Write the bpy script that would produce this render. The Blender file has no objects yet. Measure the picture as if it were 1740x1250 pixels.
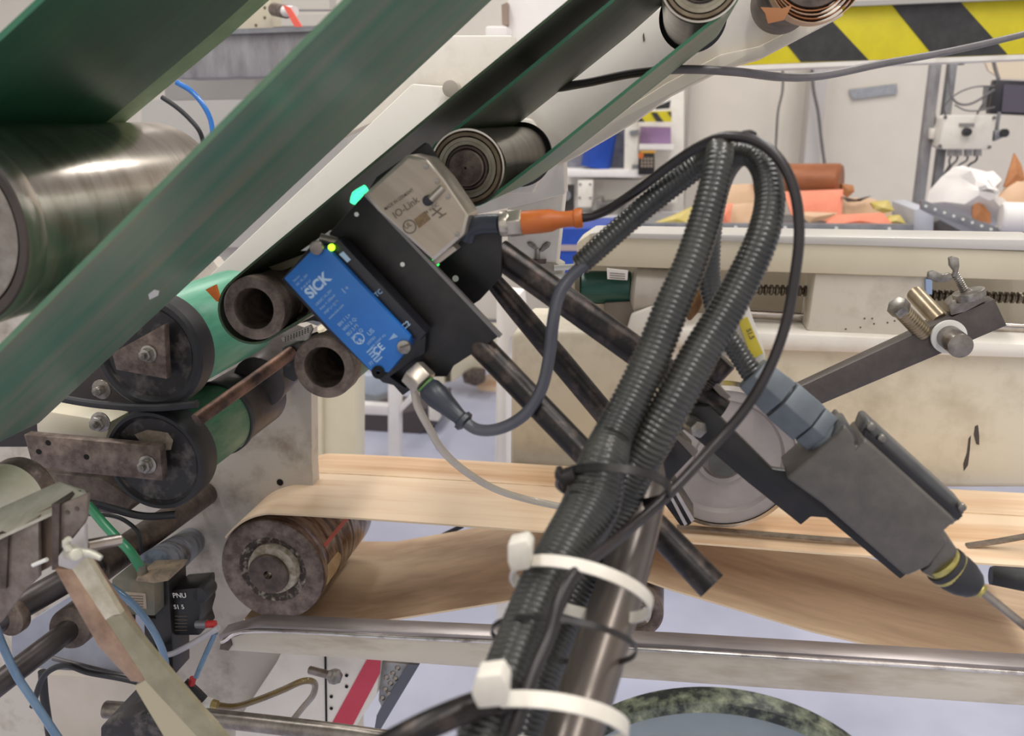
import bpy, bmesh, math, random
from mathutils import Vector as V, Matrix
random.seed(7)
SC = bpy.context.scene
COL = SC.collection
# ---------------------------------------------------------------- camera
F = 1500.0                      # focal length in pixels of the 1740x1250 frame
PITCH, YAW = math.radians(15.82), math.radians(9.82)
CAM = V((0, 0, 1.4))
cd = bpy.data.cameras.new('camera'); cam = bpy.data.objects.new('camera', cd); COL.objects.link(cam)
cam.location = CAM; cam.rotation_euler = (math.radians(90) - PITCH, 0, YAW)
cd.sensor_width = 36; cd.lens = F / 1740 * 36; cd.clip_start = 0.02; cd.clip_end = 60
cd.dof.use_dof = True; cd.dof.focus_distance = 0.78; cd.dof.aperture_fstop = 9.2
SC.camera = cam
ROT = cam.rotation_euler.to_matrix()
# ---------------------------------------------------------------- light
SC.view_settings.view_transform = 'Standard'; SC.view_settings.look = 'None'
SC.view_settings.gamma = 1; SC.view_settings.use_curve_mapping = False
SC.view_settings.exposure = 0.0
w = bpy.data.worlds.new('hall_light'); SC.world = w; w.use_nodes = True
bg = w.node_tree.nodes['Background']; bg.inputs[0].default_value = (0.98, 0.95, 0.93, 1); bg.inputs[1].default_value = 0.85
def area(loc, size, power, aim=None, col=(1, .97, .93)):
    l = bpy.data.lights.new('ceiling_light', 'AREA'); l.shape = 'RECTANGLE'; l.size, l.size_y = size; l.energy = power; l.color = col
    o = bpy.data.objects.new('ceiling_light', l); COL.objects.link(o); o.location = loc
    d = (V(aim) - V(loc)) if aim else V((0, 0, -1))
    o.rotation_euler = d.to_track_quat('-Z', 'Y').to_euler()
for x, y, e in ((-1.3, 0.3, 54), (1.2, 0.3, 54), (-1.5, 3.2, 46), (1.5, 3.2, 52), (0.2, -2.0, 42)):
    area((x, y, 4.1), (0.35, 2.4), e)
# ---------------------------------------------------------------- helpers
def ray(px, py): return ROT @ V(((px - 870) / F, (625 - py) / F, -1))
def at(px, py, Y):
    d = ray(px, py); return CAM + d * (Y / d.y)
def pr(px, py, Y, r): return r / F * (Y / ray(px, py).y)      # r pixels at that place, in metres
def onz(px, py, Z):
    d = ray(px, py); return CAM + d * ((Z - CAM.z) / d.z)

def lin(c):
    return tuple(((v / 255) / 12.92 if v / 255 <= .04045 else ((v / 255 + .055) / 1.055) ** 2.4) for v in c) + (1,)
MATS = {}
def M(name, c, c2=None, rough=.5, metal=0, scale=8, detail=4, lo=.35, hi=.65, stretch=None, rot=0, bump=0, bscale=None,
      emit=0, c3=None, trans=0, alpha=1, spec=.5, coat=0, bstretch=None):
    if name in MATS: return MATS[name]
    m = bpy.data.materials.new(name); m.use_nodes = True; nt = m.node_tree; N = nt.nodes; L = nt.links
    b = N['Principled BSDF']; b.inputs['Roughness'].default_value = rough; b.inputs['Metallic'].default_value = metal
    b.inputs['Base Color'].default_value = lin(c); b.inputs['Specular IOR Level'].default_value = spec
    b.inputs['Coat Weight'].default_value = coat
    if trans: b.inputs['Transmission Weight'].default_value = trans
    if alpha < 1: b.inputs['Alpha'].default_value = alpha
    if emit:
        b.inputs['Emission Color'].default_value = lin(c); b.inputs['Emission Strength'].default_value = emit
    tc = N.new('ShaderNodeTexCoord'); mp = N.new('ShaderNodeMapping'); mp.vector_type = 'TEXTURE'
    L.new(tc.outputs['Object'], mp.inputs['Vector'])
    mp.inputs['Rotation'].default_value = (0, rot, 0)
    if stretch: mp.inputs['Scale'].default_value = stretch
    if c2:
        n = N.new('ShaderNodeTexNoise'); n.inputs['Scale'].default_value = scale; n.inputs['Detail'].default_value = detail
        n.inputs['Roughness'].default_value = .65
        r = N.new('ShaderNodeValToRGB'); L.new(mp.outputs[0], n.inputs['Vector']); L.new(n.outputs['Fac'], r.inputs[0])
        r.color_ramp.elements[0].position = lo; r.color_ramp.elements[0].color = lin(c)
        r.color_ramp.elements[1].position = hi; r.color_ramp.elements[1].color = lin(c2)
        if c3:
            e = r.color_ramp.elements.new(min(hi + .1, .99)); e.color = lin(c3)
        L.new(r.outputs[0], b.inputs['Base Color'])
    if bump:
        n2 = N.new('ShaderNodeTexNoise'); n2.inputs['Scale'].default_value = bscale or scale * 4; n2.inputs['Detail'].default_value = 3
        L.new(mp.outputs[0], n2.inputs['Vector'])
        bp = N.new('ShaderNodeBump'); bp.inputs['Strength'].default_value = bump; bp.inputs['Distance'].default_value = .002
        L.new(n2.outputs['Fac'], bp.inputs['Height']); L.new(bp.outputs[0], b.inputs['Normal'])
    MATS[name] = m
    return m

class MB:
    def __init__(s): s.v = []; s.f = []; s.mi = []
    def add(s, vs, fs, mi=0):
        k = len(s.v); s.v += [V(p) for p in vs]; s.f += [tuple(i + k for i in f) for f in fs]; s.mi += [mi] * len(fs); return s
    def prism(s, pts, ext, mi=0):
        n = len(pts); pts = [V(p) for p in pts]; e = V(ext)
        return s.add(pts + [p + e for p in pts], [tuple(range(n)), tuple(range(2 * n - 1, n - 1, -1))] + [(i, n + i, n + (i + 1) % n, (i + 1) % n) for i in range(n)], mi)
    def px(s, pts, Y, th, mi=0):
        return s.prism([at(x, y, Y) for x, y in pts], (0, th, 0), mi)
    def box(s, c, h, ax=None, mi=0):
        c = V(c); ax = ax or (V((1, 0, 0)), V((0, 1, 0)), V((0, 0, 1)))
        vs = [c + ax[0] * (h[0] * i) + ax[1] * (h[1] * j) + ax[2] * (h[2] * k) for i in (-1, 1) for j in (-1, 1) for k in (-1, 1)]
        return s.add(vs, [(0, 1, 3, 2), (4, 6, 7, 5), (0, 4, 5, 1), (2, 3, 7, 6), (0, 2, 6, 4), (1, 5, 7, 3)], mi)
    def lathe(s, o, axis, prof, n=48, mi=0, mis=None):
        o = V(o); a = V(axis).normalized(); u = a.orthogonal().normalized(); w_ = a.cross(u)
        k = len(s.v); rows = []
        for r, t in prof:
            if r <= 1e-7: rows.append([len(s.v)]); s.v.append(o + a * t)
            else:
                rows.append(list(range(len(s.v), len(s.v) + n)))
                for i in range(n):
                    g = 2 * math.pi * i / n; s.v.append(o + a * t + u * (r * math.cos(g)) + w_ * (r * math.sin(g)))
        for q, (A, B) in enumerate(zip(rows, rows[1:])):
            m_ = mis[q] if mis else mi
            for i in range(n):
                j = (i + 1) % n
                if len(A) == 1 and len(B) == 1: continue
                if len(A) == 1: s.f.append((A[0], B[i], B[j]))
                elif len(B) == 1: s.f.append((A[i], B[0], A[j]))
                else: s.f.append((A[i], B[i], B[j], A[j]))
                s.mi.append(m_)
        return s
    def cyl(s, a, b, r, r2=None, n=32, mi=0):
        a, b = V(a), V(b); return s.lathe(a, b - a, [(0, 0), (r, 0), (r if r2 is None else r2, (b - a).length), (0, (b - a).length)], n, mi)
    def hexa(s, a, b, r, mi=0): return s.cyl(a, b, r, n=6, mi=mi)
    def tube(s, pts, rad, n=16, pitch=None, depth=.86, mi=0, step=None, cap=True):
        pts = [V(p) for p in pts]
        if not isinstance(rad, (list, tuple)): rad = [rad] * len(pts)
        P, R = smooth(pts, rad, 24)
        ds = [0]
        for a, b in zip(P, P[1:]): ds.append(ds[-1] + (b - a).length)
        tot = ds[-1]
        if pitch:
            m_ = int(tot / pitch); ts = []; mul = []
            for i in range(m_):
                for fr, q in ((0, depth), (.22, 1), (.6, 1), (.82, depth)): ts.append((i + fr) / m_ * tot); mul.append(q)
        else:
            m_ = max(2, int(tot / (step or max(rad) * .7))); ts = [tot * i / m_ for i in range(m_ + 1)]; mul = [1] * len(ts)
        k = 0; rings = []; up = None; last = None
        for t, q in zip(ts, mul):
            while k < len(ds) - 2 and ds[k + 1] < t: k += 1
            f_ = (t - ds[k]) / max(ds[k + 1] - ds[k], 1e-9)
            p = P[k].lerp(P[k + 1], f_); r = (R[k] * (1 - f_) + R[k + 1] * f_) * q
            k2 = min(k + 1, len(P) - 1); k0 = max(k - 1, 0)
            d = (P[min(k + 2, len(P) - 1)] - P[k0]).normalized()
            if up is None: up = d.orthogonal().normalized()
            up = (up - d * up.dot(d)).normalized(); w_ = d.cross(up)
            rings.append(list(range(len(s.v), len(s.v) + n)))
            for i in range(n):
                g = 2 * math.pi * i / n; s.v.append(p + up * (r * math.cos(g)) + w_ * (r * math.sin(g)))
        for A, B in zip(rings, rings[1:]):
            for i in range(n):
                j = (i + 1) % n; s.f.append((A[i], A[j], B[j], B[i])); s.mi.append(mi)
        if cap:
            s.f.append(tuple(reversed(rings[0]))); s.f.append(tuple(rings[-1])); s.mi += [mi, mi]
        return s
    def strip(s, prof, Y1, Y2, th, mi_face=0, mi_edge=1):
        # belt: profile points in the XZ plane (world), from Y1 to Y2, thickness to the left-hand side of travel
        n = len(prof); k = len(s.v); outs = []
        for i, (x, z) in enumerate(prof):
            a = prof[max(i - 1, 0)]; b = prof[min(i + 1, n - 1)]
            d = V((b[0] - a[0], b[1] - a[1])).normalized(); nx, nz = -d.y, d.x
            s.v += [V((x, Y1, z)), V((x, Y2, z)), V((x + nx * th, Y2, z + nz * th)), V((x + nx * th, Y1, z + nz * th))]
        for i in range(n - 1):
            A = k + 4 * i; B = A + 4
            for p, q, m_ in ((0, 1, mi_face), (1, 2, mi_edge), (2, 3, mi_face), (3, 0, mi_edge)):
                s.f.append((A + p, A + q, B + q, B + p)); s.mi.append(m_)
        s.f.append((k, k + 1, k + 2, k + 3)); s.mi.append(mi_edge); e = k + 4 * (n - 1)
        s.f.append((e, e + 3, e + 2, e + 1)); s.mi.append(mi_edge)
        return s

def smooth(pts, rad, sub):
    if len(pts) < 3: return pts, rad
    P = []; R = []; ex = [pts[0] * 2 - pts[1]] + pts + [pts[-1] * 2 - pts[-2]]
    for i in range(1, len(ex) - 2):
        a, b, c, d = ex[i - 1:i + 3]
        for j in range(sub):
            t = j / sub
            P.append(.5 * ((2 * b) + (c - a) * t + (2 * a - 5 * b + 4 * c - d) * t * t + (3 * b - a - 3 * c + d) * t ** 3))
            R.append(rad[i - 1] * (1 - t) + rad[i] * t)
    P.append(pts[-1]); R.append(rad[-1]); return P, R

def obj(name, mb, mats, parent=None, label=None, cat=None, group=None, kind=None, bevel=0, ang=35, seg=2):
    if isinstance(mb, list):
        for q in mb: o = obj(name, q, mats, parent, label, cat, group, kind, bevel, ang, seg)
        return o
    me = bpy.data.meshes.new(name); me.from_pydata([tuple(p) for p in mb.v], [], mb.f)
    if not isinstance(mats, (list, tuple)): mats = [mats]
    for m in mats: me.materials.append(m)
    for p, i in zip(me.polygons, mb.mi): p.material_index = min(i, len(mats) - 1)
    bm = bmesh.new(); bm.from_mesh(me)
    bmesh.ops.recalc_face_normals(bm, faces=bm.faces)
    if bevel:
        ed = [e for e in bm.edges if len(e.link_faces) == 2 and e.calc_face_angle(0) > math.radians(30)]
        bmesh.ops.bevel(bm, geom=ed, offset=bevel, segments=seg, affect='EDGES', profile=.5, clamp_overlap=True)
    bm.to_mesh(me); bm.free()
    me.polygons.foreach_set('use_smooth', [True] * len(me.polygons)); me.set_sharp_from_angle(angle=math.radians(ang))
    n = len(me.vertices); c = V((0, 0, 0))
    lo = V((min(v.co.x for v in me.vertices), min(v.co.y for v in me.vertices), min(v.co.z for v in me.vertices)))
    hi = V((max(v.co.x for v in me.vertices), max(v.co.y for v in me.vertices), max(v.co.z for v in me.vertices)))
    c = (lo + hi) / 2; me.transform(Matrix.Translation(-c))
    o = bpy.data.objects.new(name, me); COL.objects.link(o)
    if parent is not None:
        o.parent = parent; o.location = c - parent_world(parent)
    else: o.location = c
    if label: o['label'] = label
    if cat: o['category'] = cat
    if group: o['group'] = group
    if kind: o['kind'] = kind
    return o
def parent_world(p):
    r = V(p.location)
    while p.parent: p = p.parent; r = r + V(p.location)
    return r
def thing(name, label, cat, loc, group=None):
    o = bpy.data.objects.new(name, None); COL.objects.link(o); o.location = loc; o.empty_display_size = .02
    o['label'] = label; o['category'] = cat
    if group: o['group'] = group
    return o
def P3(l):   # [(px, py, Y, rpx)] -> points, radii
    return [at(a, b, c) for a, b, c, *_ in l], [pr(a, b, c, d[0]) if d else 0 for a, b, c, *d in l]
def wire(name, pts, rpx, mat, parent=None, label=None, cat='cable', group=None, n=12, **k):
    p = [at(a, b, c) for a, b, c in pts]; r = [pr(a, b, c, rpx) for a, b, c in pts]
    r = [sum(r) / len(r)] * len(r)
    return obj(name, MB().tube(p, r, n, **k), mat, parent, label, cat if parent is None else None, group)
FONTC = {}
def text(body, p, p2, hpx, Y, mat, parent, name='lettering', align='LEFT', sx=1, ex=.00012, bold=.012):
    o0 = at(p[0], p[1], Y); o1 = at(p2[0], p2[1], Y); x = (o1 - o0).normalized(); nrm = V((0, -1, 0)); y = nrm.cross(x)
    h = pr(p[0], p[1], Y, hpx)
    cu = bpy.data.curves.new('t', 'FONT'); cu.body = body; cu.size = h / .7; cu.extrude = ex; cu.offset = bold * h / .7; cu.align_x = align
    t = bpy.data.objects.new('t', cu); COL.objects.link(t)
    me = bpy.data.meshes.new_from_object(t.evaluated_get(bpy.context.evaluated_depsgraph_get()))
    bpy.data.objects.remove(t)
    me.transform(Matrix.Diagonal((sx, 1, 1, 1)))
    mm = Matrix((x, y, nrm)).transposed().to_4x4(); mm.translation = o0 + nrm * (ex * .5); me.transform(mm)
    me.materials.clear(); me.materials.append(mat)
    ob = MB(); ob.v = [v.co.copy() for v in me.vertices]; ob.f = [tuple(q.vertices) for q in me.polygons]; ob.mi = [0] * len(ob.f)
    return obj(name, ob, mat, parent)
def discs(spots, Y, rpx, th=.0006, n=12):
    out = []
    for x, y in spots:
        p = at(x, y, Y); out.append(MB().cyl(p, p + V((0, -th, 0)), pr(x, y, Y, rpx), n=n))
    return out
def prof(pxs, Y): return [(at(x, y, Y).x, at(x, y, Y).z) for x, y in pxs]
def arc(cx, cy, R, a0, a1, n=16):  # pixel arc, degrees, y down
    return [(cx + R * math.cos(math.radians(a0 + (a1 - a0) * i / n)), cy + R * math.sin(math.radians(a0 + (a1 - a0) * i / n))) for i in range(n + 1)]
def hexbolt(parent, px, py, Y, r, L=.008, mat=None, washer=True, name='bolt'):
    p = at(px, py, Y); rr = pr(px, py, Y, r); b = MB()
    if washer: b.cyl(p, p + V((0, -L * .25, 0)), rr * 1.35)
    b.hexa(p + V((0, -L * .25, 0)), p + V((0, -L, 0)), rr)
    b.cyl(p + V((0, -L, 0)), p + V((0, -L * 1.5, 0)), rr * .5, n=16)
    return obj(name, b, mat or MATS['zinc'], parent, bevel=rr * .06)

# ---------------------------------------------------------------- materials
S45 = -math.radians(41)
zinc = M('zinc', (176, 172, 165), (120, 114, 106), rough=.33, metal=.9, scale=60)
wallm = M('wall_paint', (226, 218, 206), (218, 210, 199), rough=.8, scale=2)
floorm = M('floor_paint', (186, 188, 206), (170, 173, 192), rough=.45, scale=1.5, lo=.4, hi=.6)
ceilm = M('ceiling_paint', (215, 212, 206), rough=.9)
cream = M('cream_paint', (216, 207, 184), (206, 196, 172), rough=.42, scale=6)
creamd = M('worn_cream_paint', (220, 211, 190), (190, 178, 154), rough=.45, scale=12, detail=10, lo=.5, hi=.74, bump=.05)
offw = M('white_paint', (230, 224, 214), (208, 200, 188), rough=.4, scale=12, detail=10, lo=.5, hi=.78)
platem = M('dusty_plate', (194, 186, 176), (150, 138, 124), rough=.55, scale=20, detail=10, lo=.5, hi=.72, bump=.05)
green = M('green_belt', (88, 132, 112), (128, 136, 118), rough=.34, scale=36, stretch=(16, 1, 1), rot=S45, lo=.38, hi=.6, c3=(138, 134, 104), detail=3)
greend = M('dark_green_belt', (36, 84, 62), (44, 94, 66), rough=.42, scale=40, stretch=(12, 1, 1), rot=S45, lo=.45, hi=.6)
greenu = M('belt_underside', (74, 78, 66), (88, 92, 76), rough=.4, scale=40, stretch=(12, 1, 1), rot=S45)
greene = M('belt_edge', (48, 108, 80), (62, 116, 84), rough=.6, scale=90)
greenp = M('pale_belt_edge', (176, 196, 160), (160, 182, 146), rough=.6, scale=60)
greenb = M('bright_green_cover', (62, 138, 108), (106, 168, 140), rough=.38, scale=50, stretch=(1, 9, 1), c3=(48, 108, 82), detail=6)
greenm = M('mottled_green_cover', (44, 104, 74), (112, 134, 106), rough=.42, scale=50, stretch=(1, 3, 1), lo=.35, hi=.7)
tan = M('tan_belt', (240, 214, 182), (218, 180, 142), rough=.3, scale=17, stretch=(18, 1, 1), rot=-.05, lo=.44, hi=.6, c3=(196, 152, 112), spec=.4)
tani = M('tan_belt_inside', (172, 142, 114), (224, 198, 164), rough=.55, scale=14, stretch=(14, 1, 1), rot=.05, bump=.15, bscale=300)
tane = M('tan_belt_edge', (240, 214, 178), rough=.5)
steel = M('steel', (160, 152, 144), (112, 103, 95), rough=.32, metal=.8, scale=70, detail=7, lo=.3, hi=.7)
chrome = M('polished_steel', (200, 192, 184), (170, 160, 150), rough=.16, metal=1, scale=20, stretch=(1, 1, 1))
chromed = M('worn_polished_steel', (206, 198, 188), (140, 128, 114), rough=.22, metal=1, scale=14, stretch=(1, .25, 1), lo=.45, hi=.85)
rust = M('brown_steel', (92, 78, 71), (140, 124, 112), rough=.45, metal=.5, scale=75, lo=.4, hi=.66, detail=8, bump=.15)
rustd = M('dark_brown_steel', (72, 62, 58), (112, 98, 88), rough=.5, metal=.45, scale=70, detail=8, bump=.2)
rusty = M('rusty_steel', (64, 50, 46), (150, 112, 92), rough=.55, metal=.5, scale=30, lo=.4, hi=.7, bump=.3)
crud = M('greasy_crust', (86, 78, 68), (186, 178, 162), rough=.7, scale=70, lo=.45, hi=.62, bump=.8, bscale=160)
blackp = M('black_paint', (20, 18, 18), (46, 40, 38), rough=.4, metal=.0, scale=40, lo=.45, hi=.75, detail=8, bump=.05)
blackt = M('black_steel_tube', (38, 35, 35), (92, 78, 70), rough=.34, metal=.5, scale=70, lo=.48, hi=.72, detail=9)
blackr = M('black_rubber', (32, 31, 34), (42, 41, 44), rough=.5, scale=20)
blackd = M('scuffed_black_disc', (36, 33, 34), (98, 90, 86), rough=.42, scale=55, detail=10, lo=.5, hi=.68, bump=.15)
condm = M('conduit_plastic', (44, 45, 44), (66, 65, 60), rough=.3, scale=25, coat=.2)
condb = M('grey_blue_conduit', (82, 92, 104), (66, 74, 86), rough=.28, scale=20, coat=.2)
cablek = M('black_cable', (34, 29, 30), (46, 40, 40), rough=.34, scale=20)
cableg = M('grey_cable', (112, 108, 110), (96, 92, 92), rough=.4, scale=12)
cableb = M('bluish_black_cable', (48, 52, 60), (58, 62, 70), rough=.35, scale=14)
orange = M('orange_plastic', (206, 112, 44), (190, 98, 36), rough=.42, scale=30)
blue = M('blue_plastic', (38, 112, 188), (32, 102, 178), rough=.4, scale=30)
bluetx = M('pale_print', (140, 172, 206), rough=.5)
whitetx = M('bright_print', (176, 200, 222), rough=.5)
sensb = M('black_plastic', (22, 21, 27), (30, 29, 37), rough=.35, scale=30)
nick = M('brushed_nickel', (206, 196, 182), (184, 174, 160), rough=.3, metal=.75, scale=40, stretch=(1, 1, 6))
nickp = M('brushed_label_metal', (186, 172, 154), (160, 146, 128), rough=.38, metal=.45, scale=40, stretch=(8, 1, 1), rot=.7)
etch = M('etched_print', (104, 92, 76), rough=.5)
gledm = M('green_lamp', (70, 255, 170), rough=.3, emit=1.6)
gled2 = M('green_led', (40, 240, 90), rough=.3, emit=2.0)
yled = M('yellow_green_led', (170, 255, 40), rough=.3, emit=2.2)
greycast = M('grey_cast_housing', (90, 86, 82), (104, 99, 93), rough=.42, metal=.25, scale=60, bump=.1)
greylid = M('grey_lid', (98, 98, 98), (84, 84, 84), rough=.35, metal=.3, scale=40)
glandm = M('grey_blue_plastic', (112, 120, 126), (92, 98, 104), rough=.42, scale=20)
brass = M('yellow_zinc', (214, 200, 130), (180, 168, 100), rough=.25, metal=.9, scale=40)
nylon = M('white_nylon', (232, 230, 222), rough=.45)
tiew = M('white_tie_plastic', (236, 230, 218), (208, 200, 186), rough=.4, scale=20)
darkbar = M('dark_grey_bar', (92, 84, 80), (80, 72, 69), rough=.42, metal=.3, scale=60)
yellow = M('hazard_yellow', (218, 202, 30), (204, 188, 30), rough=.45, scale=12)
hblack = M('hazard_black', (40, 38, 38), (56, 54, 54), rough=.45, scale=30)
galv = M('galvanised_steel', (150, 150, 152), (126, 126, 130), rough=.45, metal=.5, scale=16)
galvl = M('galvanised_beam', (160, 158, 160), (132, 128, 130), rough=.5, metal=.3, scale=30, stretch=(1, 1, 3))
tapem = M('silver_tape', (150, 152, 158), (172, 174, 178), rough=.4, metal=.3, scale=40)
card = M('cardboard', (218, 184, 152), (206, 170, 136), rough=.75, scale=8)
cardd = M('brown_paper', (186, 128, 84), (166, 108, 66), rough=.7, scale=10)
salmon = M('salmon_card', (244, 152, 122), (232, 134, 104), rough=.65, scale=8)
ylw = M('yellow_foil', (188, 166, 60), (206, 188, 120), rough=.5, scale=20)
white = M('white_paper', (240, 236, 232), (228, 222, 218), rough=.7, scale=5)
screen = M('dark_screen', (84, 78, 92), rough=.15)
cased = M('dark_case', (40, 38, 44), rough=.4)
bluec = M('blue_crate', (22, 74, 176), (16, 60, 150), rough=.45, scale=6)
redp = M('red_paint', (206, 66, 88), (194, 58, 78), rough=.45, scale=10)
tubeb = M('clear_blue_tube', (84, 116, 148), (112, 140, 164), rough=.15, scale=20, coat=.5)
tubeblue = M('blue_air_tube', (30, 110, 190), rough=.25, coat=.4)
tubeo = M('brown_oily_tube', (122, 100, 58), (96, 78, 46), rough=.2, scale=20, coat=.5)
tubeg = M('green_air_tube', (44, 128, 84), (60, 140, 100), rough=.35, scale=20)
tubew = M('pale_grey_tube', (186, 182, 186), (160, 156, 162), rough=.35, scale=20)
tubet = M('translucent_tube', (204, 194, 178), (190, 180, 164), rough=.25, scale=20, coat=.3)
yarn = M('white_winding', (240, 236, 220), (206, 200, 166), rough=.8, scale=14, stretch=(1, 1, 1), lo=.45, hi=.75, bump=.4, bscale=80)
angm = M('olive_painted_steel', (158, 150, 126), (136, 128, 104), rough=.4, metal=.15, scale=50, detail=7)
angl = M('worn_olive_steel', (224, 214, 192), (180, 170, 142), rough=.3, metal=.35, scale=50, detail=7)
angb = M('worn_brown_steel', (180, 150, 126), (134, 106, 84), rough=.4, metal=.3, scale=40, detail=8)
brk = M('grey_brown_bracket', (150, 138, 128), (108, 94, 84), rough=.42, metal=.4, scale=50, detail=7, bump=.05)
brkl = M('light_grey_bracket', (196, 190, 176), (170, 164, 148), rough=.5, metal=.15, scale=40)
mott = M('mottled_verdigris', (40, 44, 42), (128, 134, 112), rough=.45, metal=.2, scale=60, lo=.42, hi=.6, c3=(168, 168, 146))
drumf = M('pale_drum_face', (160, 168, 170), (136, 146, 148), rough=.4, metal=.6, scale=5)
handw = M('cast_disc', (184, 174, 170), (166, 156, 152), rough=.4, metal=.25, scale=12)
motorg = M('motor_green', (26, 70, 62), (34, 84, 74), rough=.35, scale=10)
shaftb = M('blue_grey_shaft', (128, 138, 154), (60, 54, 50), rough=.4, metal=.4, scale=26, lo=.45, hi=.62, detail=7)
shaftg = M('grey_shaft', (92, 86, 86), (70, 64, 62), rough=.4, metal=.6, scale=20)
dustb = M('dusty_valve_body', (104, 102, 90), (140, 120, 92), rough=.7, scale=30, lo=.5, hi=.75)
labelm = M('dusty_label', (172, 156, 140), (150, 134, 118), rough=.7, scale=60)
redf = M('red_fitting', (200, 50, 52), rough=.4)
brown = M('brown_sheet', (168, 112, 70), rough=.6)
black = M('dark_hole', (10, 9, 9), rough=.9)
postm = M('grey_brown_post', (92, 86, 82), (112, 102, 94), rough=.3, metal=.5, scale=8, stretch=(1, 1, 4))
fog = M('smoky_pane', (150, 150, 170), rough=.1, alpha=.5)
blk2 = M('keypad_black', (28, 26, 28), rough=.4)
copperr = M('copper_roll', (172, 108, 70), (142, 84, 52), rough=.45, metal=.2, scale=10, stretch=(4, 1, 1))
diam = M('tread_plate', (168, 168, 166), (130, 130, 128), rough=.35, metal=.6, scale=40)

# ---------------------------------------------------------------- room
b = MB(); b.box((0, 2, -.02), (8, 6.5, .02)); obj('floor', b, floorm, kind='structure')
b = MB(); b.box((0, 5.7, 2.2), (8, .1, 2.2)); obj('wall_back', b, wallm, kind='structure')
b = MB(); b.box((0, 2, 4.43), (8, 6.5, .03)); obj('ceiling', b, ceilm, kind='structure')
for x0, x1 in ((1360, 1386),):
    b = MB(); a = at(x0, 300, 5.5); c = at(x1, 300, 5.5); b.box(((a.x + c.x) / 2, 5.5, 2.2), ((c.x - a.x) / 2, .1, 2.2)); obj('wall_pilaster', b, M('pilaster_paint', (198, 192, 188), rough=.8), kind='structure')
b = MB(); a = at(1164, 300, 5.5); b.box((a.x, 5.55, 2.2), (.008, .05, 2.2)); obj('trim_1', b, M('seam_grey', (170, 166, 160), rough=.8), kind='structure')
b = MB(); b.box((0, 5.58, .06), (8, .02, .06)); obj('baseboard_back', b, M('baseboard', (120, 118, 122), rough=.6), kind='structure')

# ---------------------------------------------------------------- far background, right
wire('wall_cable', [(1329, 90, 5.45), (1330, 150, 5.45), (1322, 190, 5.45), (1318, 250, 5.45), (1312, 330, 5.45)], 2, cableg, label='thin grey cable hanging on the wall left of the pilaster')
wire('wall_cable', [(1379, 100, 5.35), (1382, 150, 5.35), (1390, 190, 5.35), (1396, 240, 5.35), (1404, 300, 5.35)], 2.6, cableg, label='dark grey cable hanging down over the pilaster')
b = MB().px([(1443, 152), (1524, 142), (1525, 159), (1449, 169)], 5.58, .01); obj('tape_strip', b, tapem, label='strip of silver tape stuck on the white back wall', cat='tape')
# pole with control box
Yp = 3.6
pole = thing('support_pole', 'tall grey twin steel pole standing beside the control box', 'pole', at(1570, 400, Yp))
b = MB(); x = at(1600, 200, Yp); b.box((x.x - .045, Yp, 1.5), (.018, .02, 1.5)); obj('upright', b, galvl, pole, bevel=.002)
b = MB(); b.box((x.x + .012, Yp, 1.5), (.014, .02, 1.5)); obj('upright', b, galv, pole, bevel=.002)
b = MB().px([(1582, 218), (1600, 218), (1597, 236), (1580, 236)], Yp - .05, .04); obj('clamp', b, offw, pole, bevel=.002)
bx = thing('control_box', 'white control box with a black knob and cables hanging below', 'control box', at(1648, 255, Yp - .1))
obj('housing', MB().px([(1604, 200), (1612, 195), (1688, 196), (1693, 201), (1690, 210), (1686, 244), (1682, 254), (1604, 254), (1595, 250)], Yp - .12, .1), offw, bx, bevel=.006)
obj('name_strip', MB().px([(1630, 209), (1656, 209), (1656, 215), (1630, 215)], Yp - .124, .004), M('grey_strip', (140, 138, 136), rough=.5), bx)
p = at(1641, 224, Yp - .12); obj('knob', MB().cyl(p, p + V((0, -.03, 0)), pr(1641, 224, Yp, 7), pr(1641, 224, Yp, 6)), blackr, bx, bevel=.002)
for q in ((1606, 199), (1689, 200), (1597, 248), (1681, 250)):
    obj('corner_screw', discs([q], Yp - .12, 3, .004), cableg, bx)
for q in (1616, 1628, 1645, 1661):
    obj('cable_gland', MB().cyl(at(q, 253, Yp - .07), at(q, 265, Yp - .07), pr(q, 253, Yp, 6.5)), M('gland_grey', (176, 172, 170), rough=.5), bx)
for i, (q, e) in enumerate(((1616, 1613), (1628, 1617), (1645, 1630), (1661, 1646))):
    obj('lead', MB().tube([at(q, 264, Yp - .07), at(q - 3, 273, Yp - .07), at(e, 281, Yp - .07), at(e - 12, 300, Yp - .06)], pr(q, 253, Yp, 1.8), 8), cableg if i < 3 else blackr, bx)
wire('loose_cable', [(1612, 96, 3.5), (1613, 140, 3.5), (1618, 165, 3.48), (1632, 177, 3.47), (1655, 174, 3.47), (1690, 152, 3.48)], 2, cableg, label='grey cable looping from the pole to the dark screen')
wire('loose_cable', [(1607, 196, 3.5), (1605, 180, 3.49), (1625, 160, 3.48), (1655, 148, 3.47), (1690, 146, 3.48)], 1.3, cableg, label='thin grey cable arching above the control box')
wire('loose_cable', [(1622, 178, 3.44), (1640, 187, 3.44), (1662, 188, 3.44), (1690, 182, 3.46)], 1.3, cableg, label='thin grey cable dipping just above the control box top')
wire('loose_cable', [(1660, 194, 3.47), (1668, 180, 3.46), (1676, 168, 3.46)], 1.6, cableg, label='short grey cable rising from the control box to the screen')
wire('wall_cable', [(1686, 90, 3.6), (1690, 112, 3.6), (1697, 135, 3.58)], 3, cableg, label='dark grey cable running down to the screen top')
wire('wall_cable', [(1595, 110, 3.62), (1592, 140, 3.62), (1588, 170, 3.62), (1590, 220, 3.62)], 1.5, cableg, label='thin cable beside the left edge of the twin pole')
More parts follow.
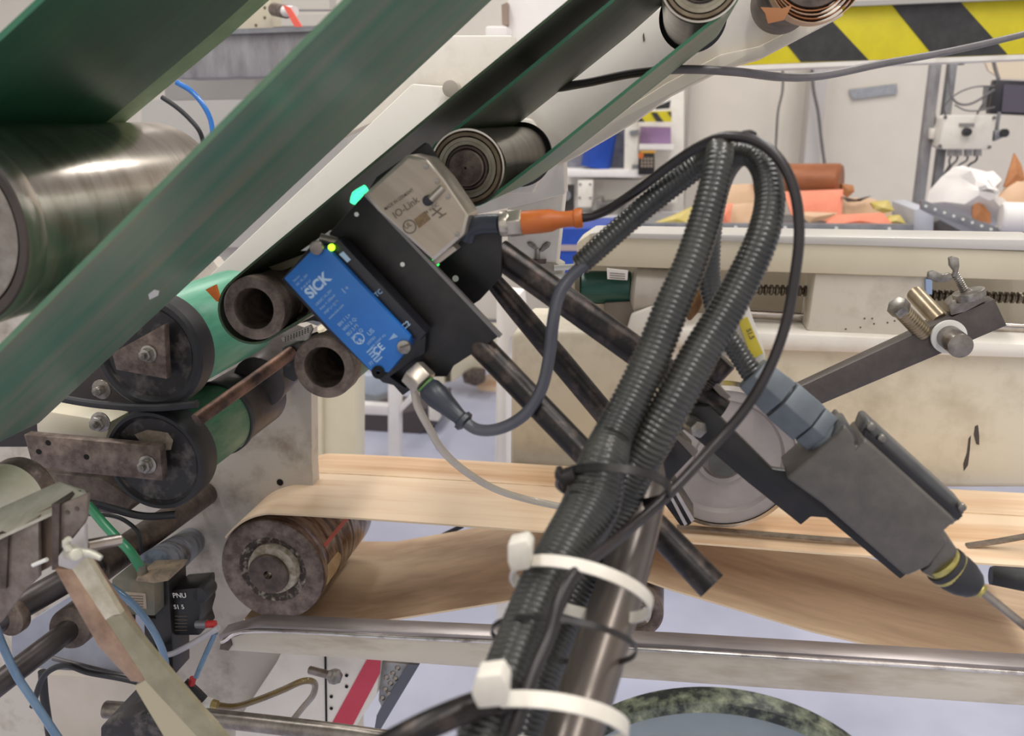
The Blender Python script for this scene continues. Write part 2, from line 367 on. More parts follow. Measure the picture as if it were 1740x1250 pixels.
sc_ = thing('panel_screen', 'dark flat panel screen mounted above the white paper', 'screen', at(1715, 196, 3.5))
obj('case', MB().px([(1692, 135), (1760, 138), (1760, 197), (1682, 193)], 3.5, .05), cased, sc_, bevel=.004)
obj('display', MB().px([(1706, 143), (1760, 146), (1760, 192), (1702, 190)], 3.492, .01), screen, sc_)
b = MB().px([(1677, 146), (1690, 145), (1686, 188), (1674, 186)], 3.55, .04); obj('connector_panel', b, galv, sc_)
cb = thing('camera_bracket', 'small grey clamp and valve beside the control box', 'clamp', at(1700, 240, 3.5))
obj('rod', MB().cyl(at(1698, 190, 3.5), at(1691, 236, 3.5), pr(1698, 190, 3.5, 3)), galv, cb)
obj('clamp_body', MB().px([(1690, 222), (1706, 220), (1708, 232), (1690, 240)], 3.48, .03), galv, cb, bevel=.002)
obj('dark_cap', MB().cyl(at(1704, 226, 3.49), at(1708, 226, 3.47), pr(1704, 226, 3.5, 7)), blackr, cb)
b = MB().px([(1631, 97), (1655, 97), (1654, 105), (1640, 106), (1638, 110), (1630, 110)], 3.7, .03); obj('wall_socket', b, cased, label='small dark fitting just below the striped beam', cat='fitting')
b = MB().px([(1672, 100), (1676, 90), (1780, 88), (1780, 135), (1700, 133), (1680, 120)], 4.2, .02); obj('beige_board', b, M('beige_board', (232, 214, 188), rough=.8), label='beige board on the wall behind the dark screen', cat='board')

# hazard beam
Yh = 2.2
hz = thing('hazard_beam', 'yellow and black striped beam across the top right', 'beam', at(1500, 60, Yh))
obj('beam_body', MB().px([(1240, 112), (1240, 20), (1425, 10), (1800, -4), (1800, 90)], Yh, .12), [yellow], hz, bevel=.004)
for st in (((1406, 27), (1476, 102), (1361, 105), (1326, 62), (1380, 14)), ((1514, 6), (1630, 1), (1712, 92), (1588, 97)), ((1762, -2), (1800, -4), (1800, 30))):
    obj('black_stripe', MB().px(st, Yh - .002, .004), hblack, hz)
obj('top_lip', MB().px([(1380, 14), (1425, 11), (1800, -4), (1800, -12), (1425, 3), (1380, 8)], Yh - .02, .1), M('lip_grey', (170, 166, 160), rough=.5), hz)
obj('bottom_lip', MB().px([(1240, 112), (1800, 90), (1800, 98), (1240, 120)], Yh - .004, .1), offw, hz)
wire('power_cable', [(700, 122, 1.02), (740, 133, 1.0), (800, 143, .98), (920, 150, .86), (990, 142, .86), (1075, 125, .86), (1160, 118, .86), (1250, 122, .87), (1330, 131, .9), (1400, 128, .95), (1500, 108, 1.05), (1600, 90, 1.15), (1700, 68, 1.25), (1780, 48, 1.3)], 6.5, cableg, label='long grey power cable sagging in front of the striped beam')

# waste table with cardboard
Yt = 3.0
tb = thing('sorting_table', 'grey steel sorting table piled with cardboard scraps', 'table', at(1340, 480, Yt))
obj('table_top', MB().box((at(1340, 400, Yt).x - .05, Yt + .26, at(1340, 384, Yt).z - .03), (.46, .25, .015)), galv, tb)
obj('front_rim', MB().px([(1040, 378), (1553, 381), (1552, 403), (1040, 400)], Yt, .02), galv, tb, bevel=.002)
obj('lower_rail', MB().px([(990, 398), (1590, 404), (1590, 420), (990, 412)], Yt + .02, .04), M('pale_rail', (196, 196, 200), rough=.5), tb)
obj('end_box', MB().px([(1553, 355), (1576, 352), (1588, 362), (1586, 408), (1552, 405)], Yt + .05, .3), M('pale_blue_grey', (190, 192, 200), rough=.5), tb, bevel=.006)
for q in (1250, 1334, 1421, 1511): obj('rivet', discs([(q, 386 + (q - 1250) * .01)], Yt, 3, .003), nylon, tb)
for sx_ in (-.42, .42):
    for sy_ in (.05, .45):
        obj('leg', MB().box((at(1340, 400, Yt).x - .05 + sx_, Yt + sy_, .48), (.02, .02, .48)), galv, tb)
def sheet(name, pts, Y, th, mat, label, cat='cardboard', tilt=.06, group=None, bev=0):
    n = len(pts); vs = []
    ps = [at(x, y, Y) for x, y in pts]
    zb = min(p.z for p in ps)
    ps = [V((p.x * (1 + (p.z - zb) * tilt / Y), Y, p.z)) + V((0, 0, 0)) for p in ps]
    ps = [CAM + (p - CAM) * (1 + (p.z - zb) * tilt * 3) for p in ps]
    b = MB(); cen = sum(ps, V()) / n
    ext = V((0, th, .0))
    # fan of facets around a slightly raised middle, so that the sheet has creases
    k = [V(p) for p in ps] + [cen + V((0, -.015, .0))] + [p + ext for p in ps] + [cen + ext + V((0, -.015, 0))]
    f = [(i, (i + 1) % n, n) for i in range(n)] + [(n + 1 + (i + 1) % n, n + 1 + i, 2 * n + 1) for i in range(n)] + [(i, n + 1 + i, n + 1 + (i + 1) % n, (i + 1) % n) for i in range(n)]
    b.add(k, f); return obj(name, b, mat, None, label, cat, group, bevel=bev, ang=25)
rl = at(1345, 308, Yt + .45)
obj('paper_roll', MB().lathe(at(1290, 309, Yt + .5), (at(1430, 309, Yt + .4) - at(1290, 309, Yt + .5)), [(0, 0), (.062, .0), (.066, .01), (.066, (at(1430, 309, Yt + .4) - at(1290, 309, Yt + .5)).length - .01), (.058, (at(1430, 309, Yt + .4) - at(1290, 309, Yt + .5)).length), (0, (at(1430, 309, Yt + .4) - at(1290, 309, Yt + .5)).length)]), copperr, label='brown paper roll lying on top of the cardboard pile', cat='paper roll')
sheet('cardboard_sheet', [(1225, 315), (1290, 312), (1285, 345), (1230, 350)], Yt + .42, .02, card, 'tan cardboard sheet behind the looping hoses on the table')
sheet('cardboard_sheet', [(1150, 378), (1158, 364), (1200, 350), (1240, 348), (1290, 345), (1280, 382)], Yt + .12, .02, card, 'pale cardboard sheet at the left end of the pile')
sheet('cardboard_sheet', [(1100, 383), (1140, 368), (1180, 350), (1180, 383)], Yt + .1, .02, ylw, 'yellowish scrap leaning at the far left of the pile')
sheet('salmon_card', [(1215, 382), (1225, 350), (1245, 345), (1240, 382)], Yt + .06, .01, salmon, 'small salmon card between the two hoses', 'card')
sheet('salmon_card', [(1330, 326), (1432, 322), (1430, 368), (1415, 378), (1345, 365)], Yt + .25, .02, salmon, 'salmon pink card standing below the paper roll', 'card')
sheet('cardboard_sheet', [(1425, 330), (1440, 336), (1485, 338), (1510, 350), (1515, 365), (1420, 372)], Yt + .3, .02, card, 'pale cardboard sheet right of the salmon card')
sheet('cardboard_sheet', [(1355, 365), (1370, 360), (1424, 362), (1400, 374), (1375, 378)], Yt + .14, .01, card, 'creased cardboard flap lying on the salmon card foot')
sheet('salmon_card', [(1400, 384), (1420, 366), (1500, 362), (1520, 384)], Yt + .08, .02, salmon, 'salmon card lying at the front right of the table', 'card')
sheet('cardboard_flap', [(1430, 312), (1450, 315), (1452, 325), (1440, 336), (1432, 330)], Yt + .36, .02, cardd, 'small frayed brown flap at the right end of the roll')
sheet('cardboard_flap', [(1430, 334), (1455, 340), (1480, 333), (1462, 342), (1440, 343)], Yt + .28, .01, rustd, 'thin curled dark edge of card right of the salmon card')
sheet('yellow_bag', [(1480, 345), (1510, 341), (1520, 358), (1500, 362), (1487, 356)], Yt + .18, .03, ylw, 'small yellow bag scrap standing on the pile', 'bag')
sheet('yellow_bag', [(1497, 382), (1512, 368), (1530, 366), (1540, 380)], Yt + .1, .03, ylw, 'crumpled yellow foil at the right end of the pile', 'bag')
# right tray with white paper
tr = thing('paper_tray', 'grey riveted tray holding crumpled white paper', 'tray', at(1650, 420, Yt - .2))
obj('front_rim', MB().px([(1565, 340), (1570, 340), (1704, 390), (1702, 408), (1565, 356)], Yt - .1, .02), galv, tr, bevel=.002)
obj('side_rim', MB().px([(1702, 390), (1800, 391), (1800, 408), (1702, 408)], Yt - .1, .02), galv, tr, bevel=.002)
obj('underside_rail', MB().px([(1568, 357), (1580, 357), (1700, 408), (1690, 412), (1668, 410)], Yt - .06, .04), M('pale_rail2', (186, 186, 188), rough=.5), tr)
obj('dark_support', MB().px([(1588, 378), (1600, 372), (1680, 408), (1680, 420), (1585, 412)], Yt + .1, .3), M('shadow_grey', (120, 116, 114), rough=.7), tr)
obj('red_support', MB().px([(1587, 390), (1610, 396), (1618, 412), (1586, 410)], Yt + .05, .03), M('maroon', (110, 52, 52), rough=.6), tr)
for q in range(8):
    x_ = 1573 + q * 15.8; obj('rivet', discs([(x_, 350 + q * 5.6)], Yt - .1, 2.4, .003), nylon, tr)
def crumple(name, pts, Y, depth, mat, label, cat, amp=.02, seed=1):
    rnd = random.Random(seed); n = len(pts); b = MB()
    cx = sum(p[0] for p in pts) / n; cy = sum(p[1] for p in pts) / n
    rings = []
    for s_, dy in ((1, 0), (.78, -depth * .55), (.5, -depth * .8), (.22, -depth)):
        row = []
        for x, y in pts:
            q = at(cx + (x - cx) * s_, cy + (y - cy) * s_, Y); k = 0 if s_ == 1 else amp
            row.append(len(b.v)); b.v.append(q + V((rnd.uniform(-k, k) * .4, dy + rnd.uniform(-k, k), rnd.uniform(-k, k) * .4)))
        rings.append(row)
    for A, B in zip(rings, rings[1:]):
        for i in range(n): b.f.append((A[i], A[(i + 1) % n], B[(i + 1) % n], B[i])); b.mi.append(0)
    b.f.append(tuple(rings[-1])); b.f.append(tuple(reversed(rings[0]))); b.mi += [0, 0]
    return obj(name, b, mat, None, label, cat, ang=22)
crumple('crumpled_paper', [(1574, 345), (1578, 325), (1600, 300), (1620, 284), (1635, 281), (1650, 285), (1662, 297), (1675, 292), (1688, 290), (1688, 305), (1693, 325), (1700, 345), (1700, 370), (1690, 385), (1655, 372)], Yt + .1, .16, white, 'big crumpled heap of white paper in the right tray', 'paper', .035, 3)
sheet('brown_paper', [(1706, 318), (1713, 295), (1723, 260), (1735, 280), (1742, 305), (1730, 312)], Yt + .02, .01, cardd, 'pointed brown paper corner sticking up at the right edge', 'paper')
sheet('brown_paper', [(1652, 365), (1653, 345), (1656, 325), (1665, 342), (1683, 362), (1684, 380), (1655, 374)], Yt - .08, .01, cardd, 'brown paper corner standing in front of the white paper', 'paper')
sheet('brown_paper', [(1690, 345), (1710, 320), (1728, 308), (1800, 312), (1800, 350), (1700, 352)], Yt - .02, .02, card, 'light brown paper bulging behind the white roll', 'paper')
p0 = at(1700, 368, Yt - .1); p1 = at(1830, 372, Yt - .12)
obj('white_paper_roll', MB().lathe(p0, p1 - p0, [(0, 0), (.038, 0), (.044, .006), (.044, (p1 - p0).length), (0, (p1 - p0).length)]), white, label='smooth white paper roll lying in the tray at the right edge', cat='paper roll')

# far cabinet machine, centre
Yc = 4.4
cab = thing('white_cabinet', 'far white machine cabinet with windows and a keypad', 'cabinet', at(1060, 560, Yc))
obj('body', MB().px([(940, 150), (1163, 150), (1160, 620), (940, 640)], Yc + .25, .5), offw, cab, bevel=.01)
obj('window_recess', MB().px([(962, 205), (1062, 215), (1062, 288), (962, 288)], Yc + .2, .03), M('deep_grey_blue', (96, 96, 116), (150, 150, 160), rough=.5, scale=7), cab)
obj('window_recess', MB().px([(1088, 215), (1140, 216), (1140, 244), (1088, 244)], Yc + .2, .03), M('deep_lilac', (200, 190, 204), (150, 120, 160), rough=.5, scale=4, lo=.3, hi=.45), cab)
obj('blue_tank', MB().cyl(at(1026, 205, Yc + .12), at(1012, 284, Yc + .12), .075), bluec, cab)
obj('frame_rail', MB().px([(955, 288), (1090, 289), (1090, 302), (955, 300)], Yc, .22), white, cab, bevel=.003)
obj('frame_post', MB().px([(1062, 190), (1084, 190), (1084, 296), (1060, 296)], Yc + .1, .1), offw, cab, bevel=.003)
obj('hinge', MB().px([(1070, 222), (1085, 220), (1085, 229), (1070, 229)], Yc + .08, .03), galv, cab)
obj('hinge', MB().px([(1074, 280), (1086, 280), (1086, 298), (1074, 298)], Yc + .08, .03), galv, cab)
obj('shelf', MB().px([(1086, 245), (1145, 246), (1145, 254), (1086, 254)], Yc + .08, .15), white, cab)
hb = obj('hazard_strip', MB().px([(1080, 190), (1141, 188), (1141, 207), (1083, 207)], Yc + .06, .02), yellow, cab)
for st in (((1082, 190), (1096, 207), (1083, 207), (1078, 203)), ((1106, 191), (1116, 191), (1128, 207), (1116, 207)), ((1134, 190), (1141, 190), (1141, 200))):
    obj('black_stripe', MB().px(st, Yc + .055, .01), hblack, hb)
obj('dark_slot', MB().px([(1112, 182), (1140, 170), (1138, 184), (1115, 186)], Yc + .1, .02), cased, cab)
kp = obj('keypad', MB().px([(1085, 258), (1112, 258), (1112, 297), (1084, 297)], Yc - .02, .06), blk2, cab, bevel=.004)
for i in range(4):
    for j in range(3): obj('key', MB().px([(1089 + i * 5.5, 268 + j * 6), (1092.5 + i * 5.5, 268 + j * 6), (1092.5 + i * 5.5, 272 + j * 6), (1089 + i * 5.5, 272 + j * 6)], Yc - .026, .008), labelm, kp)
obj('keypad_button', discs([(1089, 264)], Yc - .02, 5, .01), orange, kp)
obj('orange_edge', MB().px([(1088, 256), (1114, 256), (1114, 260), (1088, 260)], Yc - .03, .03), M('ochre', (200, 150, 60), rough=.5), cab)
obj('screwed_panel', MB().px([(982, 306), (1008, 306), (1006, 352), (981, 352)], Yc + .0, .05), offw, cab, bevel=.003)
obj('panel_screw', discs([(986, 313), (1003, 313), (985, 336), (1003, 336)], Yc, 2, .004), cableg, cab)
obj('lower_door', MB().px([(1006, 304), (1150, 306), (1150, 345), (1006, 345)], Yc + .12, .1), offw, cab, bevel=.004)
obj('dark_opening', MB().px([(957, 314), (975, 314), (975, 366), (957, 366)], Yc + .05, .03), M('soot', (70, 66, 66), rough=.7), cab)  # flat dark grey sheet marks the opening
obj('dark_mechanism', MB().px([(1008, 342), (1022, 336), (1022, 345), (1080, 342), (1110, 350), (1125, 368), (1100, 375), (1040, 382), (1006, 372)], Yc - .05, .15), M('soot2', (84, 80, 80), (150, 146, 140), rough=.6, scale=12), cab, bevel=.005)  # dark grey mixed with paler grey
obj('round_disc', MB().cyl(at(961, 332, Yc + .04), at(961, 332, Yc), pr(961, 332, Yc, 9)), galv, cab)
obj('worktop', MB().px([(955, 374), (1170, 376), (1180, 392), (955, 390)], Yc - .3, .5), M('pale_top', (206, 204, 206), rough=.5), cab)
cr = thing('blue_cabinet', 'blue metal cabinet behind the cream rail', 'cabinet', onz(1000, 900, 0))
obj('cabinet_body', MB().px([(945, 388), (1075, 388), (1075, 1010), (945, 1010)], 2.6, .3), bluec, cr, bevel=.004)  # container lengthened to reach the floor; its lower part is added
obj('grey_band', MB().px([(945, 416), (1000, 416), (1000, 426), (945, 426)], 2.595, .01), M('band', (178, 160, 160), rough=.5), cr)

# ---------------------------------------------------------------- cream machine on the right
Yr = 1.06
cm = thing('cream_machine', 'long cream machine bed on the right with a screw drive', 'machine', at(1300, 830, Yr + .2))
obj('top_rail', MB().px([(980, 412), (1003, 396), (1780, 428), (1780, 478), (980, 451)], Yr, .07), cream, cm, bevel=.002)
obj('rail_cap', MB().px([(1003, 396), (1010, 395), (1780, 408), (1780, 427), (1003, 403)], Yr - .003, .075), M('bright_edge_metal', (206, 202, 196), rough=.35, metal=.3), cm, bevel=.001)
obj('recess_back', MB().px([(975, 440), (1800, 465), (1800, 650), (960, 600)], Yr + .1, .02), M('recess_beige', (172, 162, 144), rough=.6), cm)
sw = at(1240, 490, Yr + .05); se = at(1800, 508, Yr + .05); rr = pr(1240, 490, Yr, 10)
obj('threaded_rod', MB().tube([sw, (sw + se) / 2, se], rr, 16, pitch=pr(1240, 490, Yr, 9.5), depth=.62), M('dark_thread', (128, 118, 104), (80, 72, 62), rough=.35, metal=.8, scale=30), cm)
s2 = at(1240, 531, Yr + .05); e2 = at(1800, 562, Yr + .05)
obj('guide_shaft', MB().cyl(s2, e2, pr(1240, 530, Yr, 9)), chrome, cm)
blk = obj('carriage_block', MB().px([(1385, 464), (1575, 468), (1573, 560), (1548, 580), (1480, 575), (1370, 562), (1374, 545)], Yr + .005, .06), M('worn_beige_block', (206, 198, 184), (186, 178, 162), rough=.5, scale=20, lo=.5, hi=.7), cm, bevel=.003)
obj('speckle', discs([(1437, 559), (1469, 541), (1482, 541), (1485, 550), (1462, 556), (1508, 548), (1520, 545)], Yr + .005, 1.6, .0003), rusty, blk)
obj('blue_tag', MB().px([(1573, 474), (1584, 476), (1584, 500), (1574, 500)], Yr, .02), M('pale_blue', (150, 170, 204), rough=.5), cm)
body = obj('bed_casing', MB().px([(868, 568), (884, 560), (1180, 566), (1780, 596), (1780, 830), (866, 830)], Yr, .14), creamd, cm, bevel=.008, seg=3)
obj('bed_lip', MB().px([(1090, 578), (1100, 556), (1200, 560), (1800, 586), (1800, 612), (1090, 590)], Yr - .012, .1), offw, cm, bevel=.006)  # white strip stands in for the highlight on the casing's top edge
obj('dark_scuff', MB().px([(1657, 724), (1662, 722), (1664, 740), (1664, 756), (1659, 754), (1655, 738)], Yr - .0006, .001), M('scuff', (74, 68, 66), rough=.6), body)
obj('dark_scuff', MB().px([(1650, 740), (1648, 765), (1645, 790), (1638, 800), (1637, 788), (1643, 770), (1646, 745)], Yr - .0006, .001), MATS['scuff'], body)
mo = thing('drive_motor', 'small dark green motor with a pale grey round end under the rail', 'motor', at(1060, 545, Yr + .05))
c0 = at(988, 487, Yr + .03); c1 = at(1072, 489, Yr + .03); c2_ = at(1150, 496, Yr + .03)
obj('motor_body', MB().cyl(c0, c1, pr(1030, 487, Yr, 29)), motorg, mo, bevel=.002)
obj('rear_plate', MB().cyl(at(980, 487, Yr + .03), c0, pr(1030, 487, Yr, 33)), M('dull_olive', (92, 88, 70), rough=.5), mo)
obj('gear_housing', MB().lathe(c1, c2_ - c1, [(0, 0), (.019, 0), (.026, .003), (.031, .006), (.031, .06), (0, .06)]), M('pale_cast', (198, 190, 180), (184, 176, 166), rough=.4, metal=.2, scale=20), mo)
obj('label_plate', MB().px([(1031, 456), (1067, 460), (1066, 476), (1032, 474)], Yr - .003, .004), white, mo)
for i in range(3): obj('print_line', MB().px([(1036, 463 + i * 4), (1062, 465 + i * 4), (1062, 466 + i * 4), (1036, 464 + i * 4)], Yr - .0036, .001), etch, mo)
obj('foot_plate', MB().px([(996, 516), (1027, 516), (1027, 545), (1008, 543), (998, 530)], Yr + .02, .03), M('beige_foot', (196, 184, 160), rough=.5), mo, bevel=.001)
obj('foot_casting', MB().px([(1026, 515), (1075, 512), (1080, 540), (1065, 562), (1010, 560), (1028, 545)], Yr + .01, .05), M('brown_casting', (120, 110, 98), rough=.6), mo, bevel=.002)
obj('cream_pedestal', MB().px([(1072, 535), (1110, 520), (1150, 560), (1160, 640), (1060, 610), (1062, 570)], Yr - .005, .05), offw, cm, bevel=.004)
# white upright leg of the inclined frame with little wing screw and clamp
Yl = .98
dsc = thing('cast_disc', 'grey cast metal handwheel disc behind the black bracket', 'handwheel', at(1228, 775, .88))
dc = at(1228, 778, .872); R = pr(1228, 778, .872, 125)
obj('disc', MB().lathe(dc, (0, 1, 0), [(0, .004), (R * .28, .004), (R * .30, 0), (R * .36, 0), (R * .38, .005), (R * .78, .006), (R * .82, .001), (R * .97, .001), (R, .004), (R, .022), (0, .022)], 72), handw, dsc)
obj('hub', MB().lathe(dc, (0, -1, 0), [(0, .012), (R * .2, .012), (R * .22, .009), (R * .22, 0)], 40), chrome, dsc)
obj('rim_ring', MB().lathe(dc + V((0, -.002, 0)), (0, 1, 0), [(R * .97, 0), (R * 1.03, .002), (R * 1.03, .02), (R * .97, .02)], 72), chrome, dsc)

# dark bar arm with pin and clamp
Yb = .84
ba = thing('square_bar_arm', 'dark grey square bar arm carrying a pin and wing bolt', 'bar', at(1500, 620, Yb))
obj('bar', MB().px([(1290, 690), (1360, 657), (1600, 546), (1690, 508), (1711, 553), (1605, 598), (1395, 687), (1330, 716)], Yb, .018), darkbar, ba, bevel=.0008)
wc = at(1611, 571, Yb - .001)
ws = obj('nylon_washer', MB().cyl(wc + V((0, -.004, 0)), wc, pr(1611, 571, Yb, 29)), nylon, ba, bevel=.001)
a_ = at(1607, 566, Yb - .004); a_ = V((wc.x, Yb - .004, wc.z))
obj('pin', MB().cyl(a_, a_ + V((0, -.034, 0)), pr(1611, 571, Yb, 20)), steel, ba, bevel=.0006)
st_ = at(1570, 566, Yb + .005); sd = at(1532, 527, Yb - .01)
obj('threaded_stud', MB().tube([st_, (st_ + sd) / 2, sd], pr(1540, 540, Yb, 15), 20, pitch=pr(1540, 540, Yb, 6), depth=.94), M('warm_zinc', (178, 164, 138), (146, 130, 104), rough=.35, metal=.8, scale=30), ba)
dv = (sd - st_).normalized(); obj('hex_head', MB().hexa(sd, sd + dv * .009, pr(1540, 540, Yb, 18)), zinc, ba, bevel=.0005)
obj('cross_shaft', MB().cyl(at(1600, 548, Yb + .015), at(1556, 500, Yb + .07), pr(1560, 510, Yb, 16)), MATS['warm_zinc'], ba)
obj('clamp_block', MB().px([(1612, 520), (1620, 512), (1650, 492), (1668, 498), (1678, 510), (1640, 530), (1616, 536)], Yb + .0, .02), steel, ba, bevel=.001)
obj('clamp_bolt', MB().cyl(at(1648, 507, Yb + .005), at(1645, 494, Yb + .005), pr(1648, 507, Yb, 26)), zinc, ba, bevel=.001)
obj('wing_bolt_stem', MB().tube([at(1642, 500, Yb + .008), at(1631, 480, Yb + .008), at(1622, 464, Yb + .008)], pr(1630, 480, Yb, 7), 16, pitch=.002, depth=.85), zinc, ba)
obj('wing', MB().px([(1617, 470), (1622, 462), (1614, 452), (1613, 438), (1621, 436), (1630, 439), (1631, 452), (1628, 465), (1624, 472)], Yb + .004, .006), zinc, ba, bevel=.001)
obj('wing', MB().px([(1616, 464), (1620, 474), (1606, 480), (1590, 480), (1577, 472), (1578, 462), (1588, 460), (1602, 466)], Yb + .004, .006), zinc, ba, bevel=.001)

# ---------------------------------------------------------------- centre background, lower machines
fr = thing('white_tube_stand', 'far white square-tube stand behind the sensor', 'stand', onz(700, 780, 0))
Yf = 3.2
obj('post', MB().px([(659, 640), (678, 640), (678, 800), (659, 800)], Yf, .05), white, fr, bevel=.003)
obj('rail', MB().px([(600, 686), (662, 690), (662, 706), (600, 703)], Yf, .05), white, fr, bevel=.003)
obj('brace', MB().px([(678, 690), (700, 668), (712, 670), (678, 704)], Yf, .05), white, fr, bevel=.003)
obj('tray_top', MB().px([(600, 640), (665, 636), (665, 672), (630, 678), (600, 674)], Yf + .1, .05), M('pale_blue_tray', (190, 200, 214), (170, 180, 196), rough=.4, scale=10), fr)
obj('tray_lip', MB().px([(600, 674), (632, 678), (662, 668), (662, 674), (632, 684), (600, 680)], Yf + .05, .05), galv, fr)
obj('dark_underside', MB().px([(598, 704), (662, 706), (740, 690), (740, 720), (662, 768), (598, 764)], Yf + .5, .3), M('dark_brown_box', (76, 68, 70), rough=.8), fr)
obj('foot', MB().px([(728, 690), (745, 690), (745, 716), (728, 714)], Yf + .3, .06), offw, fr, bevel=.004)
cp = thing('cream_post', 'cream steel post standing behind the machine side plate', 'post', at(565, 780, 1.5))
obj('post_face', MB().px([(548, 560), (603, 560), (603, 1560), (548, 1560)], 1.5, .06), cream, cp, bevel=.003)
obj('post_flange', MB().px([(528, 560), (546, 560), (547, 1560), (528, 1560)], 1.49, .05), cream, cp, bevel=.002)
g = thing('cream_cabinet_foot', 'cream machine foot with a dark roller end behind the bracket', 'machine foot', at(800, 650, 4.3))
obj('panel', MB().px([(736, 560), (752, 560), (755, 652), (738, 652)], 4.3, .05), cream, g)
obj('dark_gap', MB().px([(752, 560), (764, 560), (766, 648), (755, 650)], 4.34, .05), M('olive_dark', (92, 84, 62), rough=.6), g)
obj('casing', MB().px([(764, 555), (850, 555), (850, 622), (795, 632), (766, 650)], 4.3, .1), cream, g, bevel=.004)
obj('roller_end', MB().px([(785, 636), (800, 628), (822, 630), (822, 650), (808, 656), (788, 650)], 4.24, .05), rustd, g, bevel=.003)
obj('tan_panel', MB().px([(806, 645), (822, 640), (850, 630), (850, 672), (815, 666)], 4.4, .03), tan, g)
wp = MB().px([(843, 495), (884, 500), (890, 560), (866, 575), (860, 640), (861, 790), (863, 1700), (845, 1700), (841, 790), (843, 640)], 1.3, .05); obj('white_post', wp, white, label='white post between the black tubes and the cream bed', cat='post', bevel=.003)

# ---------------------------------------------------------------- upper-left background
gb = thing('background_machine', 'grey background machine with a galvanised channel and perforated cream panel', 'machine', at(400, 600, 2.1))
obj('base', MB().px([(240, 420), (500, 420), (500, 1150), (240, 1150)], 2.12, .05), MATS['pale_grey_panel'] if 'pale_grey_panel' in MATS else M('pale_grey_panel', (184, 180, 174), rough=.6), gb)
obj('channel_face', MB().px([(300, 60), (560, 50), (560, 128), (300, 134)], 1.6, .08), galvl, gb, bevel=.003)
obj('channel_lip', MB().px([(300, 52), (560, 44), (560, 52), (300, 61)], 1.59, .1), galv, gb)
obj('grey_panel', MB().px([(280, 134), (560, 128), (560, 165), (280, 170)], 1.9, .05), M('shade_panel', (150, 146, 142), rough=.6), gb)  # darker grey sheet paints the band of shadow below the channel
obj('cream_panel', MB().px([(240, 170), (700, 160), (700, 420), (240, 420)], 2.1, .05), M('pale_grey_panel', (184, 180, 174), rough=.6), gb)
hp = obj('perforated_panel', MB().px([(395, -20), (461, -20), (461, 58), (380, 60)], 1.8, .05), cream, gb, bevel=.002)
obj('hole', discs([(450, 13), (450, 30), (435, 43)], 1.8, 2.5, .001), etch, hp)
sp = thing('taped_rod_end', 'small spool end with red and white tape above the channel', 'spool', at(480, 50, 1.75))
obj('spool', MB().cyl(at(466, 16, 1.78), at(486, 20, 1.74), pr(466, 16, 1.75, 11)), rust, sp)
obj('white_wrap', MB().cyl(at(484, 19, 1.74), at(500, 20, 1.72), pr(466, 16, 1.75, 9)), white, sp)
obj('red_tape', MB().px([(480, 8), (492, 12), (516, 50), (504, 52)], 1.7, .005), M('coral_tape', (238, 104, 88), rough=.5), sp)
obj('lower_roller', MB().cyl(at(468, 56, 1.78), at(500, 56, 1.74), pr(466, 16, 1.75, 10)), rustd, sp)
pp = MB().px([(455, -40), (560, -40), (560, 16), (455, 16)], 2.4, .05); obj('grey_rail_panel', pp, M('rail_grey_panel', (196, 190, 182), rough=.6), parent=gb)
pp = MB().px([(455, 26), (560, 24), (560, 44), (455, 44)], 2.3, .05); obj('grey_rail_panel', pp, MATS['rail_grey_panel'], parent=gb)
wire('air_tube', [(300, 140, 1.0), (325, 155, 1.0), (345, 178, 1.0), (358, 205, 1.0), (362, 240, 1.0), (360, 280, 1.02)], 4.5, tubeblue, label='bright blue air tube curving between the two green belts', cat='tube')
wire('air_tube', [(275, 165, 1.02), (300, 182, 1.02), (322, 202, 1.02), (340, 225, 1.02), (350, 260, 1.03)], 4, blackr, label='black air tube beside the bright blue one', cat='tube')
# white machine behind the belts, top centre
wm = thing('white_machine_head', 'white boxy machine head behind the top green belts', 'machine', at(850, 140, 2.0))
obj('column', MB().px([(862, -40), (1000, -40), (1000, 200), (862, 200)], 2.0, .3), white, wm, bevel=.006)
obj('cap_box', MB().px([(824, 44), (862, 44), (862, 96), (824, 96)], 1.95, .1), white, wm, bevel=.006)
obj('side_box', MB().px([(811, 92), (862, 90), (862, 160), (811, 160)], 1.9, .1), offw, wm, bevel=.003)
obj('brown_bolt', MB().px([(852, 8), (862, 4), (862, 42), (853, 42)], 1.98, .05), M('brown_fitting', (150, 130, 116), rough=.5), wm)
obj('grey_pillar', MB().px([(1060, -20), (1078, -20), (1078, 52), (1060, 52)], 2.6, .05), M('grey_paint', (190, 192, 192), rough=.5), wm)

# ---------------------------------------------------------------- inclined frame plate (far side of rollers)
Yw = .90
fp = thing('inclined_frame', 'white inclined side frame carrying the belt rollers', 'machine frame', at(900, 450, Yw))
obj('inclined_beam', MB().px([(300, 520), (700, 142), (800, 150), (880, 155), (1010, 86), (1120, 14), (1160, -40), (1460, -60), (1425, 12), (1292, 80), (1225, 95), (1130, 145), (1000, 228), (958, 258), (960, 330), (880, 350), (740, 380), (600, 450), (420, 520)], Yw, .03), offw, fp, bevel=.002)
obj('lower_lip', MB().px([(1430, 8), (1290, 78), (1225, 92), (1130, 142), (1000, 225), (958, 250), (950, 281), (978, 267), (1038, 232), (1080, 207), (1140, 163), (1215, 125), (1262, 107), (1296, 98), (1434, 26)], Yw - .012, .045), M('cream_lip', (226, 216, 198), rough=.4), fp, bevel=.002)
obj('leg', MB().px([(862, 250), (958, 250), (958, 330), (946, 445), (940, 470), (862, 470)], Yw + .032, .03), offw, fp, bevel=.002)
obj('bearing_flange', MB().px([(820, 225), (885, 200), (902, 202), (930, 252), (928, 280), (905, 330), (830, 330)], Yw - .016, .018), offw, fp, bevel=.003)
